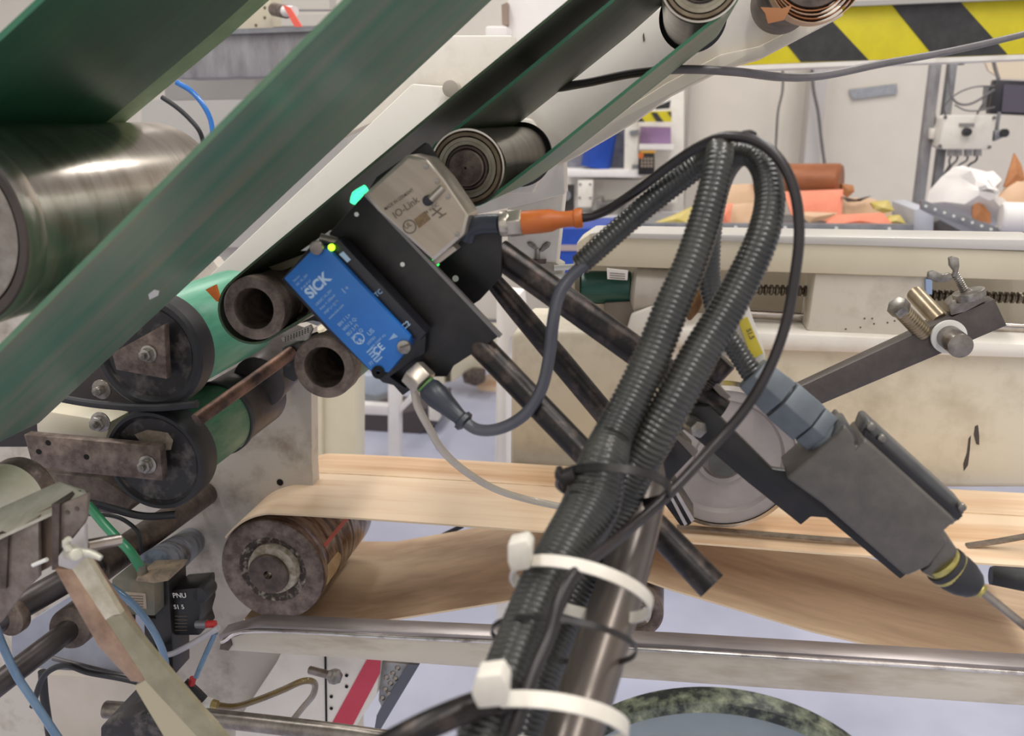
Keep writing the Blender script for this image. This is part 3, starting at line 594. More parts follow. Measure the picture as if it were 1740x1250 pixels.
obj('upper_cover', MB().px([(690, 60), (870, 60), (870, 156), (800, 156), (700, 156), (640, 205), (560, 240)], .935, .03), offw, fp, bevel=.002)
kb = at(771, 151, Yw - .002); obj('frame_knob', MB().cyl(kb, kb + V((0, -.015, 0)), pr(771, 151, Yw, 14)), M('warm_grey', (176, 166, 154), rough=.4), fp, bevel=.001)
obj('slot', MB().px([(1092, 60), (1094, 55), (1096, 68), (1093, 70)], Yw - .001, .002), etch, fp)
# clamp with wing screw in front of the leg
cl = thing('wing_screw_clamp', 'small steel clamp with a wing screw on the white leg', 'clamp', at(915, 470, .95))
obj('wing', MB().px([(911, 426), (908, 424), (897, 417), (895, 411), (902, 410), (909, 415), (914, 423)], .93, .005), zinc, cl, bevel=.0008)
obj('wing', MB().px([(917, 424), (922, 415), (929, 410), (936, 413), (933, 420), (922, 428), (914, 427)], .93, .005), zinc, cl, bevel=.0008)
obj('screw', MB().cyl(at(913, 422, .932), at(913, 446, .932), pr(913, 430, .93, 4.5)), zinc, cl)
obj('clamp_body', MB().px([(896, 446), (945, 446), (955, 452), (955, 470), (935, 482), (905, 462)], .93, .03), brkl, cl, bevel=.001)
obj('dark_pad', MB().px([(903, 442), (927, 442), (927, 448), (903, 448)], .925, .02), rustd, cl)
for q in (455, 470): obj('peg', MB().cyl(at(942, q, .93), at(976, q - 2, .93), pr(942, q, .93, 5)), nylon, cl)

# ---------------------------------------------------------------- machine side plate, left
Ys = .93
pl = obj('side_plate', MB().px([(-60, 440), (360, 440), (420, 520), (528, 560), (530, 790), (545, 1040), (520, 1110), (470, 1340), (-120, 1340)], Ys, .02), platem, label='dusty grey machine side plate behind the left rollers', cat='machine plate')
obj('plate_hole', discs([(476, 819)], Ys, 6, .0008), black, pl)
pw = thing('white_red_panel', 'white machine panel with a red diagonal stripe at the bottom', 'panel', at(540, 1240, .92))
obj('panel', MB().px([(400, 1230), (470, 1125), (478, 1108), (650, 1110), (646, 1125), (640, 1180), (560, 1300), (400, 1300)], .90, .02), offw, pw, bevel=.001)
obj('red_stripe', MB().px([(626, 1115), (647, 1118), (645, 1145), (590, 1250), (552, 1250)], .899, .002), redp, pw)
obj('seam', MB().px([(551, 1110), (554, 1110), (556, 1250), (553, 1250)], .8985, .001), black, pw)
obj('slot_hole', discs([(589, 1147), (589, 1166), (563, 1183), (563, 1203)], .899, 3, .0008), black, pw)
bo = thing('hex_bolt', 'long hex bolt sticking out of the white panel', 'bolt', at(545, 1142, .89))
obj('shank', MB().cyl(at(527, 1138, .88), at(566, 1148, .87), pr(540, 1140, .88, 7)), steel, bo)
obj('head', MB().hexa(at(564, 1148, .872), at(573, 1150, .868), pr(540, 1140, .88, 13)), zinc, bo, bevel=.0005)
tp = MB().px([(648, 1124), (694, 1128), (690, 1150), (650, 1205), (643, 1190)], .91, .01); obj('tread_plate', tp, diam, label='small piece of shiny tread plate beside the red stripe', cat='plate', bevel=.001)
tpo = bpy.data.objects['tread_plate']
for q in ((657, 1150), (668, 1143), (676, 1134), (655, 1170), (664, 1160), (650, 1185), (661, 1178), (672, 1152)):
    obj('tread_bump', MB().cyl(at(q[0], q[1], .91), at(q[0], q[1], .908), pr(q[0], q[1], .91, 5), pr(q[0], q[1], .91, 3), n=10), chrome, tpo)
b = MB().px([(694, 1128), (712, 1130), (640, 1250), (636, 1240), (640, 1215)], .905, .02); obj('grey_edge_strip', b, M('slate', (92, 94, 106), rough=.4), label='slate grey edging strip beside the tread plate', cat='strip')

# ---------------------------------------------------------------- tan belt, its rollers
Y1, Y2 = .85, 1.035
cx, cy, RR = 462, 969, 93
up = arc(cx, cy, RR + 2, 215, 268, 12)
top = up + [(520, 877), (600, 882), (760, 893), (920, 905), (1050, 915), (1200, 926), (1400, 942), (1740, 964), (1900, 975)]
bt = thing('tan_conveyor_belt', 'wide tan conveyor belt running over the brown roller', 'conveyor belt', at(900, 950, Y1))
obj('upper_run', MB().strip(prof(top, Y1), Y1, Y2, .0022), [tan, tane], bt, ang=50)
low = [(-x, 0) for x in ()] + arc(cx, cy, RR + 2, 120, 78, 6) + [(580, 1064), (700, 1046), (873, 1018), (1000, 996), (1060, 985), (1095, 984), (1140, 1000), (1278, 1041), (1380, 1071), (1485, 1096), (1560, 1118), (1740, 1160), (1900, 1195)]
obj('lower_run', MB().strip(prof(low, Y1), Y1, Y2 + .03, -.0022), [tani, tane], bt, ang=50)
cr_ = obj('belt_crease', MB().strip(prof(top, Y1), Y1 + .118, Y1 + .1195, .0026), M('crease_line', (190, 158, 116), (226, 192, 150), rough=.6, scale=60), bt)
rol = thing('brown_roller', 'big brown steel roller with a crusty bearing under the tan belt', 'roller', at(cx, cy, Y1))
rc = at(cx, cy, Y1); R = pr(cx, cy, Y1, RR)
obj('roller_body', MB().lathe(rc, (0, 1, 0), [(R * .62, .002), (R * .93, 0), (R * .985, .0008), (R, .003), (R, .014), (R * .99, .015), (R, .016), (R, .17), (0, .17)], 72, mis=[0, 0, 0, 1, 1, 1, 1, 1]), [rust, M('shiny_brown_steel', (168, 156, 146), (104, 84, 74), rough=.24, metal=.8, scale=26, lo=.42, hi=.6, stretch=(1, .35, 1), detail=7)], rol)
for y0_, y1_, m_, a0_, a1_ in ((.05, .058, MATS['dark_brown_steel'], 0, 360), (.095, .102, MATS['dark_brown_steel'], 0, 360)):
    obj('dark_band', MB().lathe(rc, (0, 1, 0), [(R * .999, y0_), (R * 1.003, y0_ + .001), (R * 1.003, y1_ - .001), (R * .999, y1_)], 72), m_, rol)
def patch(name, g0, g1, y0, y1, mat):
    b = MB(); n = 8; k = []
    for i in range(n + 1):
        g = math.radians(g0 + (g1 - g0) * i / n); e = .25 * math.sin(math.pi * i / n) + .75
        for y_, rr2 in ((y0, 1.004), ((y0 + (y1 - y0) * e), 1.004), ((y0 + (y1 - y0) * e), .998), (y0, .998)):
            b.v.append(rc + V((R * rr2 * math.cos(g), y_, R * rr2 * math.sin(g))))
    for i in range(n):
        for p, q in ((0, 1), (1, 2), (2, 3), (3, 0)): b.f.append((4 * i + p, 4 * i + q, 4 * i + 4 + q, 4 * i + 4 + p)); b.mi.append(0)
    return obj(name, b, mat, rol)
patch('red_stripe', 22, 27, .02, .17, M('faded_red', (196, 84, 62), rough=.4, scale=30))
patch('pale_patch', -18, 6, .012, .055, M('pale_patch', (206, 180, 132), (180, 150, 108), rough=.5, scale=50))
obj('crusty_ring', MB().lathe(rc, (0, 1, 0), [(R * .44, .004), (R * .54, .003), (R * .62, .0005), (R * .67, .003)], 56), M('dark_crust', (66, 56, 50), (176, 166, 152), rough=.7, scale=110, lo=.5, hi=.68, bump=.8, bscale=200), rol)
obj('pale_collar', MB().lathe(rc + V((.0025, 0, .003)), (0, 1, 0), [(R * .3, -.006), (R * .46, -.005), (R * .49, .004), (R * .3, .004)], 48), M('pale_crust', (206, 196, 180), (150, 136, 112), rough=.7, scale=120, bump=.4), rol)
obj('axle_end', MB().lathe(rc, (0, 1, 0), [(R * .065, -.008), (R * .08, -.011), (R * .36, -.011), (R * .38, -.0095), (R * .38, .01)], 40), rustd, rol)
obj('centre_hole', MB().lathe(rc, (0, 1, 0), [(R * .07, -.0108), (R * .04, -.004), (0, -.003)], 20), chrome, rol)
# idler
idc = at(1078, 1041, .84); R = pr(1078, 1041, .84, 49)
idl = thing('idler_roller', 'small idler roller pushing up the lower run of the tan belt', 'roller', idc)
obj('roller_body', MB().lathe(idc, (0, 1, 0), [(R * .6, .004), (R * .72, .001), (R * .9, 0), (R, .002), (R, .16), (0, .16)], 48), rust, idl)
obj('bearing', MB().lathe(idc, (0, 1, 0), [(R * .3, .002), (R * .42, .003), (R * .58, .0005), (R * .62, .004)], 40), chrome, idl)
obj('axle_end', MB().lathe(idc, (0, 1, 0), [(0, -.003), (R * .26, -.003), (R * .32, 0), (R * .32, .01)], 32), steel, idl)
# grey guide strip lying on the belt
gs = obj('guide_strip', MB().strip(prof([(1150, 900), (1180, 902), (1300, 912), (1400, 920), (1470, 925)], .867), .867, .876, .002), steel, label='grey steel guide strip lying along the tan belt', cat='strip')
obj('guide_strip', MB().strip(prof([(1645, 932), (1700, 924), (1800, 906)], .88), .88, .889, .002), steel, label='short grey guide strip at the right edge of the belt', cat='strip')
rb = at(1712, 982, 1.12); obj('dark_roller', MB().lathe(rb, (1, -.1, 0), [(0, -.02), (.012, -.02), (.016, -.012), (.016, .05), (0, .05)], 32), blackr, label='small dark roller end glimpsed under the belt at right', cat='roller')
# thin black rod on the floor behind the roller
obj('black_rod', MB().cyl(at(700, 935, 1.15), at(786, 893, 1.15), .0035), blackr, label='short black rod behind the brown roller', cat='rod')
# front long beam
lb = thing('long_angle_beam', 'long grubby beige angle beam across the bottom', 'beam', at(1000, 1120, .74))
obj('front_flange', MB().px([(372, 1104), (376, 1088), (436, 1070), (1140, 1104), (1900, 1153), (1900, 1210), (1140, 1158), (600, 1119)], .74, .006), M('grubby_beige', (212, 202, 186), (176, 160, 140), rough=.4, metal=.1, scale=34, lo=.48, hi=.75, stretch=(4, 1, 1)), lb, bevel=.0012)
tpv = prof([(374, 1087), (436, 1069), (1140, 1103), (1900, 1152)], .74)
obj('top_flange', MB().strip(tpv, .74, .762, .005), [M('worn_bright_top', (170, 162, 160), (134, 126, 124), rough=.36, metal=.7, scale=30, stretch=(6, 1, 1))], lb, bevel=.001)
obj('bright_edge', MB().tube([at(376, 1091, .739), at(436, 1072, .739), at(700, 1084, .739), at(1140, 1105, .739), at(1900, 1154, .739)], pr(700, 1080, .74, 3.2), 10), M('bright_worn_edge', (226, 220, 214), (150, 140, 134), rough=.2, metal=.8, scale=60, lo=.5, hi=.7), lb)  # thin bright tube added as the highlight line along the beam's top edge
obj('dark_end', MB().px([(373, 1103), (376, 1089), (392, 1086), (394, 1096), (388, 1105)], .7388, .002), rustd, lb)
lb2 = obj('shiny_floor_bar', MB().tube([at(180, 1205, .62), at(345, 1218, .62), at(600, 1248, .62), at(800, 1280, .62)], [pr(300, 1210, .62, 15)] * 4, 20), steel, label='shiny round bar along the very bottom left', cat='bar')
b = MB().px([(170, 1236), (180, 1226), (250, 1212), (268, 1222), (290, 1260), (170, 1290)], .58, .05); obj('black_hub', b, blackd, label='black blocky hub at the bottom left edge', cat='hub', bevel=.002)

# mottled drum bottom right
dcx, dcy, DR = 1190, 1644, 472
dc = at(dcx, dcy, .5); R = pr(dcx, dcy, .5, 400)
# fit the drum so that its top and a flank point meet the picture
def circ(p1, p2, p3):
    (ax, ay), (bx_, by_), (cx_, cy_) = p1, p2, p3
    d = 2 * (ax * (by_ - cy_) + bx_ * (cy_ - ay) + cx_ * (ay - by_))
    ux = ((ax * ax + ay * ay) * (by_ - cy_) + (bx_ * bx_ + by_ * by_) * (cy_ - ay) + (cx_ * cx_ + cy_ * cy_) * (ay - by_)) / d
    uy = ((ax * ax + ay * ay) * (cx_ - bx_) + (bx_ * bx_ + by_ * by_) * (ax - cx_) + (cx_ * cx_ + cy_ * cy_) * (bx_ - ax)) / d
    return ux, uy, math.hypot(ax - ux, ay - uy)
q = prof([(1012, 1236), (1185, 1192), (1450, 1274)], .5); ux, uz, R = circ(*q)
dr = thing('mottled_drum', 'round drum with a mottled greenish rim at the bottom right', 'drum', V((ux, .5, uz)))
thk = pr(1190, 1172, .5, 24)
obj('mottled_rim', MB().lathe((ux, .5, uz), (0, 1, 0), [(R - thk, .004), (R - thk * .9, .0), (R - thk * .1, 0), (R, .003), (R, .016), (R - thk, .016)], 96), mott, dr)
obj('drum_face', MB().lathe((ux, .505, uz), (0, 1, 0), [(0, 0), (R - thk, 0), (R - thk, .01)], 96), drumf, dr)

# ---------------------------------------------------------------- left pulleys
def roller(name, label, c, rpx, Ya, segs, cat='roller', n=56):
    """segs: (part name, radius factor front, radius factor back, Y start offset, Y end offset, material, profile)"""
    o = at(c[0], c[1], Ya); R = pr(c[0], c[1], Ya, rpx); t = thing(name, label, cat, o)
    for nm, pf, m in segs:
        obj(nm, MB().lathe(o, (0, 1, 0), [(r * R, y) for r, y in pf], n), m, t)
    return t, o, R
t, o, R = roller('belt_pulley', 'upper black belt pulley with a green roller behind it', (250, 600), 91, .66, [
    ('pulley_disc', [(0, .003), (.86, .003), (.9, .001)], blackd),
    ('rubber_tread', [(.9, .001), (.94, -.001), (1.04, -.001), (1.1, .002), (1.12, .012), (1.1, .022), (1.0, .024)], blackr),
    ('green_sleeve', [(.95, .024), (.98, .026), (.98, .16), (0, .16)], greenb)])
obj('bracket_plate', MB().px([(279, 551), (283, 644), (197, 628), (190, 600)], .648, .008), rust, t, bevel=.0008)
hexbolt(t, 254, 600, .648, 11)
obj('orange_clip', MB().px([(349, 492), (365, 484), (373, 513), (368, 512)], .70, .004), orange, t)
t, o, R = roller('belt_pulley', 'lower black belt pulley with a mottled green roller', (262, 783), 82, .66, [
    ('pulley_disc', [(0, .003), (.9, .003), (.95, .001)], blackd),
    ('rubber_tread', [(.95, .001), (.99, -.001), (1.06, -.001), (1.09, .002), (1.1, .012), (1.08, .026), (.8, .028)], blackr),
    ('steel_collar', [(.8, .028), (.86, .028), (.86, .034), (.8, .036)], zinc),
    ('green_sleeve', [(.84, .036), (.85, .037), (.85, .112), (.8, .114)], greenm),
    ('black_ring', [(.86, .112), (.9, .113), (.9, .119), (.86, .12)], blackr),
    ('dark_core', [(.82, .12), (.84, .122), (.84, .2), (0, .2)], shaftg)])
obj('crusty_patch', MB().px([(228, 738), (250, 730), (285, 735), (294, 748), (290, 764), (275, 765), (240, 752)], .6625, .001), M('grease_patch', (120, 106, 92), (160, 146, 128), rough=.8, scale=60, bump=.5), t)
barp = obj('bracket_plate', MB().px([(40, 738), (62, 740), (271, 759), (276, 817), (120, 802), (55, 792)], .645, .01), rust, t, bevel=.0008)
obj('plate_hole', discs([(82, 752), (66, 767), (147, 776)], .645, 5, .0004), black, barp)
hexbolt(t, 252, 788, .645, 12)
hexbolt(t, 172, 716, .63, 13)
tt = thing('washer_bolt', 'bolt with a big round washer beside the upper pulley', 'bolt', at(175, 660, .63))
p = at(175, 660, .63); obj('washer', MB().cyl(p, p + V((0, -.003, 0)), pr(175, 660, .63, 17)), steel, tt, bevel=.0005)
obj('screw', MB().cyl(p + V((0, -.003, 0)), p + V((0, -.01, 0)), pr(175, 660, .63, 8)), zinc, tt, bevel=.0008)
b = MB().px([(60, 695), (188, 716), (180, 748), (62, 735)], .68, .03); obj('cream_rail', b, cream, label='short cream rail between the two black pulleys', cat='rail', bevel=.002)
b = MB().tube([at(60, 668, .655), at(160, 686, .655), at(260, 692, .655), at(335, 686, .655)], pr(200, 680, .655, 7), 10); obj('black_drive_belt', b, blackr, label='thin black drive belt between the two pulleys', cat='belt')
b = MB().tube([at(60, 842, .665), at(160, 856, .665), at(240, 876, .665), at(300, 874, .665)], pr(200, 680, .665, 7), 10); obj('black_drive_belt', b, blackr, label='thin black drive belt under the lower pulley', cat='belt')
b = MB().px([(50, 800), (170, 812), (230, 850), (210, 876), (40, 856)], .70, .03); obj('dark_machine_block', b, rustd, label='dark greasy block under the bracket bar', cat='block', bevel=.002)
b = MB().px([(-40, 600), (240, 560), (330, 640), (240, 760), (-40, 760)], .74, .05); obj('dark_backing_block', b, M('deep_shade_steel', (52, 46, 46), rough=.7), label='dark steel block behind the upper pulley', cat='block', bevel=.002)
# rusty rod
rr_ = thing('rusty_rod', 'rusty scraper rod between the pulleys and the lower tube', 'rod', at(335, 710, .60))
a_ = at(334, 714, .61); c_ = at(497, 598, .70)
obj('rod', MB().cyl(a_, c_, pr(334, 714, .61, 12)), rusty, rr_)
obj('rod_socket', MB().px([(478, 590), (520, 575), (530, 620), (500, 650), (480, 640)], .70, .03), blackd, rr_, bevel=.002)
# two tube rollers
for i, (c, lab, belt) in enumerate((((431, 524), 'upper open brown tube wrapped by the green belt', 1), ((551, 624), 'lower open brown tube below the blue sensor', 0))):
    o = at(c[0], c[1], .60); R = pr(c[0], c[1], .60, 55)
    t = thing('roller_tube', lab, 'roller', o)
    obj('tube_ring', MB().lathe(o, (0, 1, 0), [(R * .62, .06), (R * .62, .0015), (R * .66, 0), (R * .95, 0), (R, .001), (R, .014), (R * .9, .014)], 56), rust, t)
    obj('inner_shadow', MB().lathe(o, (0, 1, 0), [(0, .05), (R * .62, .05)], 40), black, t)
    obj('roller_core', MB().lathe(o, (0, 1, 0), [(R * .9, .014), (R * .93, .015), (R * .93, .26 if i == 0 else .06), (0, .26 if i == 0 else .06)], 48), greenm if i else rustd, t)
o = at(508, 520, .64); R = pr(508, 520, .64, 26)
t = thing('bearing_end', 'small round bearing between the upper tube and the blue sensor', 'bearing', o)
obj('bearing_ring', MB().lathe(o, (0, 1, 0), [(R * .5, .004), (R * .7, 0), (R * .95, 0), (R, .002), (R, .02), (0, .02)], 40), steel, t)
obj('bearing_core', MB().lathe(o, (0, 1, 0), [(0, -.004), (R * .4, -.004), (R * .5, .004)], 32), rustd, t)
b = MB().px([(462, 560), (520, 420), (560, 390), (700, 500), (640, 640), (600, 560), (530, 545)], .78, .04); obj('dark_guard', b, M('dark_guard', (40, 36, 36), rough=.7), label='dark machine guard behind the blue sensor', cat='guard', bevel=.002)
b = MB().px([(455, 454), (520, 430), (540, 436), (470, 464)], .64, .02); obj('olive_tab', b, M('olive_tab', (104, 98, 78), rough=.5), label='small olive tab above the upper open tube', cat='tab', bevel=.001)
pf = thing('perforated_strip', 'small perforated metal strip between the two open tubes', 'strip', at(505, 568, .63))
obj('strip', MB().px([(478, 574), (526, 552), (530, 560), (522, 578), (480, 580)], .63, .004), zinc, pf)
for i in range(9):
    for j in range(3):
        x_, y_ = 485 + i * 4.8, 573 - i * 1.9 + j * 3.0
        obj('perforation', discs([(x_, y_)], .63, 1.1, .0003, 6), black, pf)
# side shaft ends on the plate
for a, c, r, m, lab in (
    ((262, 968, .66), (322, 922, .92), 34, shaftb, 'thick blue-grey stub shaft on the side plate'),
    ((-40, 1072, .56), (165, 955, .66), 24, shaftg, 'long brown-grey shaft running from the lower left'),
    ((160, 970, .66), (350, 838, .93), 27, rustd, 'dark greasy shaft passing under the lower pulley'),
    ((-40, 1190, .52), (130, 1060, .62), 21, shaftg, 'smooth grey shaft at the left edge below the bracket'),
    ((440, 650, .82), (500, 590, .92), 46, shaftg, 'dark grey shaft stub behind the mottled green roller')):
    A = at(*a); B = at(*c); obj('shaft', MB().cyl(A, B, pr(*a, r)), m, label=lab, cat='shaft', bevel=.0008)
A = at(118, 1068, .61); B = at(146, 1046, .64); obj('shaft_collar', MB().cyl(A, B, pr(118, 1068, .61, 36)), rustd, label='brown collar around the end of the smooth grey shaft', cat='collar', bevel=.002)
A = at(13, 1053, .575); B = at(28, 1044, .585)
obj('shaft_collar', MB().cyl(A, B, pr(13, 1053, .57, 30)), rust, label='narrow brown collar on the long brown-grey shaft', cat='collar', bevel=.001)
b = MB().px([(20, 1075), (140, 1000), (262, 1010), (262, 1090), (210, 1150), (20, 1130)], .80, .01); obj('blue_grey_plate', b, M('blue_grey_sheet', (160, 164, 176), (132, 134, 144), rough=.5, scale=6), label='blue-grey sheet behind the olive angle lever', cat='sheet')

# white-wound roller + bracket at left
o = at(-37, 878, .50)
t = thing('wound_roller', 'roller wound with white yarn at the left edge', 'roller', o)
R = pr(-37, 878, .50, 66)
obj('white_winding', MB().lathe(o, (0, 1, 0), [(0, -.1), (R, -.1), (R * 1.01, -.05), (R, .0), (R * 1.01, .02), (R * .97, .034)], 48), yarn, t)
obj('brown_core', MB().lathe(o, (0, 1, 0), [(R * .97, .034), (R * .99, .036), (R * .99, .046), (R * .96, .049), (0, .049)], 48), rust, t)
t = thing('slotted_bracket', 'grey-brown slotted steel bracket below the white winding', 'bracket', at(60, 960, .44))
obj('top_flange', MB().add([at(-30, 876, .44), at(100, 818, .46), at(144, 832, .47), at(149, 842, .43), at(10, 906, .42), at(-30, 925, .42)] + [at(-30, 876, .44) - V((0, 0, .002)), at(100, 818, .46) - V((0, 0, .002)), at(144, 832, .47) - V((0, 0, .002)), at(149, 842, .43) - V((0, 0, .002)), at(10, 906, .42) - V((0, 0, .002)), at(-30, 925, .42) - V((0, 0, .002))], [(0, 1, 2, 3, 4, 5), (11, 10, 9, 8, 7, 6)] + [(i, 6 + i, 6 + (i + 1) % 6, (i + 1) % 6) for i in range(6)]), brkl, t)
obj('front_plate', MB().px([(-30, 925), (10, 908), (65, 876), (66, 980), (40, 1005), (0, 1058), (-30, 1070)], .425, .003), brk, t, bevel=.0006)
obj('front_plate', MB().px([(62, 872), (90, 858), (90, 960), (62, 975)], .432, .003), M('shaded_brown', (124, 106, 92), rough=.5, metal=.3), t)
obj('front_plate', MB().px([(100, 858), (149, 838), (146, 880), (142, 890), (98, 940), (97, 880)], .425, .003), brk, t, bevel=.0006)
obj('slot_edge', MB().px([(88, 856), (101, 856), (99, 968), (88, 968)], .423, .02), rustd, t)
obj('slot_edge', MB().px([(-2, 905), (14, 905), (10, 1000), (-4, 1000)], .423, .02), rustd, t)
obj('bracket_hole', discs([(115, 870), (131, 864)], .425, 4, .0005), rustd, t)
obj('bright_pin', MB().cyl(at(56, 960, .42), at(80, 950, .42), pr(60, 955, .42, 3.5)), nylon, t)
# angle lever
t = thing('angle_lever', 'olive and bare-metal angle lever slanting to the bottom', 'lever', at(230, 1150, .43))
obj('mount_tab', MB().px([(98, 945), (143, 890), (144, 948), (124, 970), (98, 962)], .42, .004), M('lilac_grey_steel', (196, 190, 186), rough=.35, metal=.4), t, bevel=.001)
obj('bare_flange', MB().px([(122, 968), (146, 945), (205, 1043), (202, 1046), (190, 1046), (179, 1053)], .42, .004), angl, t)
obj('painted_flange', MB().px([(179, 1053), (190, 1046), (205, 1043), (300, 1158), (390, 1262), (345, 1262), (246, 1155)], .42, .004), angm, t)
b = MB(); 
pa = [(92, 966), (122, 968), (246, 1155), (240, 1160), (222, 1158), (167, 1099), (123, 1022)]
obj('worn_side', MB().px(pa, .4195, .02), angb, t, bevel=.0008)
obj('painted_side', MB().px([(228, 1166), (246, 1155), (345, 1262), (290, 1270)], .42, .02), M('light_olive', (176, 166, 138), rough=.4), t)
t = thing('wing_nut', 'pale wing nut and threaded stud clamping the angle lever', 'wing nut', at(128, 935, .41))
obj('nut_body', MB().cyl(at(122, 938, .415), at(130, 942, .395), pr(122, 938, .41, 15), pr(122, 938, .41, 10)), M('pale_zinc', (206, 202, 186), rough=.4, metal=.3), t, bevel=.001)
obj('wing', MB().tube([at(118, 934, .40), at(112, 922, .40), at(118, 915, .40)], [pr(118, 930, .4, 7)] * 2 + [pr(118, 930, .4, 5)], 12), MATS['pale_zinc'], t)
obj('wing', MB().tube([at(134, 938, .40), at(155, 940, .40), at(172, 948, .40)], [pr(118, 930, .4, 8), pr(118, 930, .4, 7), pr(118, 930, .4, 5)], 12), MATS['pale_zinc'], t)
A = at(142, 928, .43); B = at(200, 917, .47)
obj('threaded_stud', MB().tube([A, (A + B) / 2, B], pr(142, 928, .43, 11), 16, pitch=.0018, depth=.84), chrome, t)

# valve cluster
t = thing('dusty_valve', 'dusty grey solenoid valve with label under the stub shaft', 'valve', at(235, 1045, .62))
obj('valve_body', MB().px([(190, 984), (262, 984), (263, 1046), (200, 1044), (188, 1020)], .62, .03), dustb, t, bevel=.001)
obj('dust_cap', MB().px([(232, 978), (290, 976), (285, 988), (262, 992), (228, 988)], .615, .03), M('tan_dust', (170, 150, 124), (120, 108, 94), rough=.9, scale=60, bump=.5), t, bevel=.002)
obj('label_plate', MB().px([(212, 1006), (247, 1008), (249, 1034), (216, 1030)], .619, .002), labelm, t)
for i in range(5): obj('print_line', MB().px([(216, 1011 + i * 4.4), (243, 1012.5 + i * 4.4), (243, 1013.8 + i * 4.4), (216, 1012.3 + i * 4.4)], .6186, .0005), etch, t)
obj('fitting', MB().hexa(at(243, 978, .62), at(240, 960, .62), pr(240, 970, .62, 9)), dustb, t, bevel=.0005)
obj('small_fitting', MB().cyl(at(224, 1044, .62), at(224, 1056, .62), pr(240, 970, .62, 6)), blackr, t)
t = thing('black_bracket_post', 'tall black bracket post beside the dusty valve', 'post', at(270, 1150, .63))
obj('post', MB().px([(262, 990), (286, 985), (293, 1100), (294, 1150), (272, 1160), (246, 1100), (244, 1050), (264, 1050)], .635, .03), blackp, t, bevel=.001)
t = thing('black_coil_valve', 'small black coil valve with white lettering', 'valve', at(320, 1080, .64))
obj('coil', MB().px([(290, 1002), (338, 998), (340, 1040), (334, 1062), (340, 1080), (296, 1080), (291, 1050)], .64, .03), blk2, t, bevel=.002)
p = at(338, 1012, .64); obj('round_cap', MB().cyl(p, p + V((0, .02, 0)), pr(338, 1012, .64, 15)), blackr, t, bevel=.002)
text('PNU', (294, 1015), (334, 1015), 9, .6395, MATS['white_nylon'], t)
text('S1 5', (296, 1034), (334, 1034), 8, .6395, MATS['white_nylon'], t)
for i in range(5): obj('print_line', MB().px([(297, 1046 + i * 6), (318, 1046 + i * 6), (318, 1047 + i * 6), (297, 1047 + i * 6)], .6395, .0005), etch, t)
obj('outlet', MB().cyl(at(334, 1060, .64), at(352, 1060, .64), pr(338, 1060, .64, 7)), galv, t)
wire('air_tube', [(150, 858, .655), (175, 888, .64), (200, 915, .63), (222, 938, .62), (240, 966, .62)], 8, tubeg, label='green air tube leading down to the dusty valve', cat='tube')
wire('air_tube', [(150, 873, .66), (190, 876, .66), (215, 886, .66), (235, 905, .66), (240, 935, .66)], 3.5, blackr, label='thin black tube arching beside the green tube', cat='tube')
wire('air_tube', [(176, 990, .58), (200, 1005, .58), (230, 1030, .58), (260, 1070, .58), (278, 1110, .585), (283, 1150, .59), (280, 1180, .6)], 6, tubeb, label='clear blue tube crossing in front of the dusty valve', cat='tube')
wire('air_tube', [(372, 1066, .63), (345, 1082, .63), (310, 1102, .62), (285, 1112, .62), (250, 1112, .63)], 5, tubew, label='pale grey tube bending behind the clear blue tube', cat='tube')
wire('air_tube', [(366, 1075, .64), (357, 1095, .64), (345, 1122, .64), (333, 1150, .64)], 4.5, tubeb, label='short blue tube between the two red fittings', cat='tube')
wire('air_tube', [(368, 1198, .66), (400, 1200, .66), (440, 1188, .66), (480, 1172, .66), (515, 1157, .66), (534, 1160, .67), (532, 1180, .68), (512, 1205, .70), (480, 1245, .72)], 5.5, tubeo, label='brown oily hose curling over the white panel', cat='hose')
wire('air_tube', [(-10, 1060, .5), (8, 1105, .5), (30, 1150, .5), (60, 1195, .5), (100, 1255, .5)], 7, tubeb, label='clear blue tube running down the left bottom corner', cat='tube')
wire('black_cable', [(55, 1200, .62), (75, 1148, .62), (110, 1130, .62), (150, 1142, .62), (205, 1152, .62), (250, 1162, .62)], 5, blackr, label='black cable bending over the light plate at lower left')
wire('black_cable', [(90, 1118, .63), (130, 1128, .63), (170, 1138, .63), (220, 1150, .63)], 4, cableg, label='dark grey cable just above the bending black cable')
wire('black_cable', [(72, 1140, .64), (76, 1190, .64), (86, 1255, .64)], 7, blackr, label='vertical black cable in the lower left corner')
t = thing('red_tee_fitting', 'black push-in tee with red collars at the lower left', 'fitting', at(330, 1180, .65))
obj('tee_body', MB().tube([at(312, 1160, .65), at(330, 1175, .65), at(345, 1190, .65)], pr(330, 1170, .65, 10), 12), blackr, t)
obj('red_collar', MB().cyl(at(328, 1152, .65), at(325, 1162, .65), pr(330, 1170, .65, 6)), redf, t)
obj('red_collar', MB().cyl(at(335, 1189, .65), at(345, 1191, .65), pr(330, 1170, .65, 12)), redf, t)
obj('pale_barrel', MB().cyl(at(344, 1191, .65), at(360, 1195, .65), pr(330, 1170, .65, 9)), nylon, t)
obj('brass_nut', MB().hexa(at(358, 1195, .65), at(370, 1198, .65), pr(330, 1170, .65, 8)), M('dull_brass', (170, 150, 96), rough=.4, metal=.7), t)
obj('red_collar', MB().cyl(at(352, 1060, .64), at(366, 1060, .64), pr(330, 1170, .65, 6)), redf, t)
b = MB().px([(70, 1145), (240, 1155), (300, 1215), (300, 1300), (90, 1300)], .78, .01); obj('pale_cover_sheet', b, M('pale_sheet', (196, 186, 174), (176, 166, 152), rough=.5, scale=5), label='pale cover sheet at the bottom left below the lever', cat='sheet')

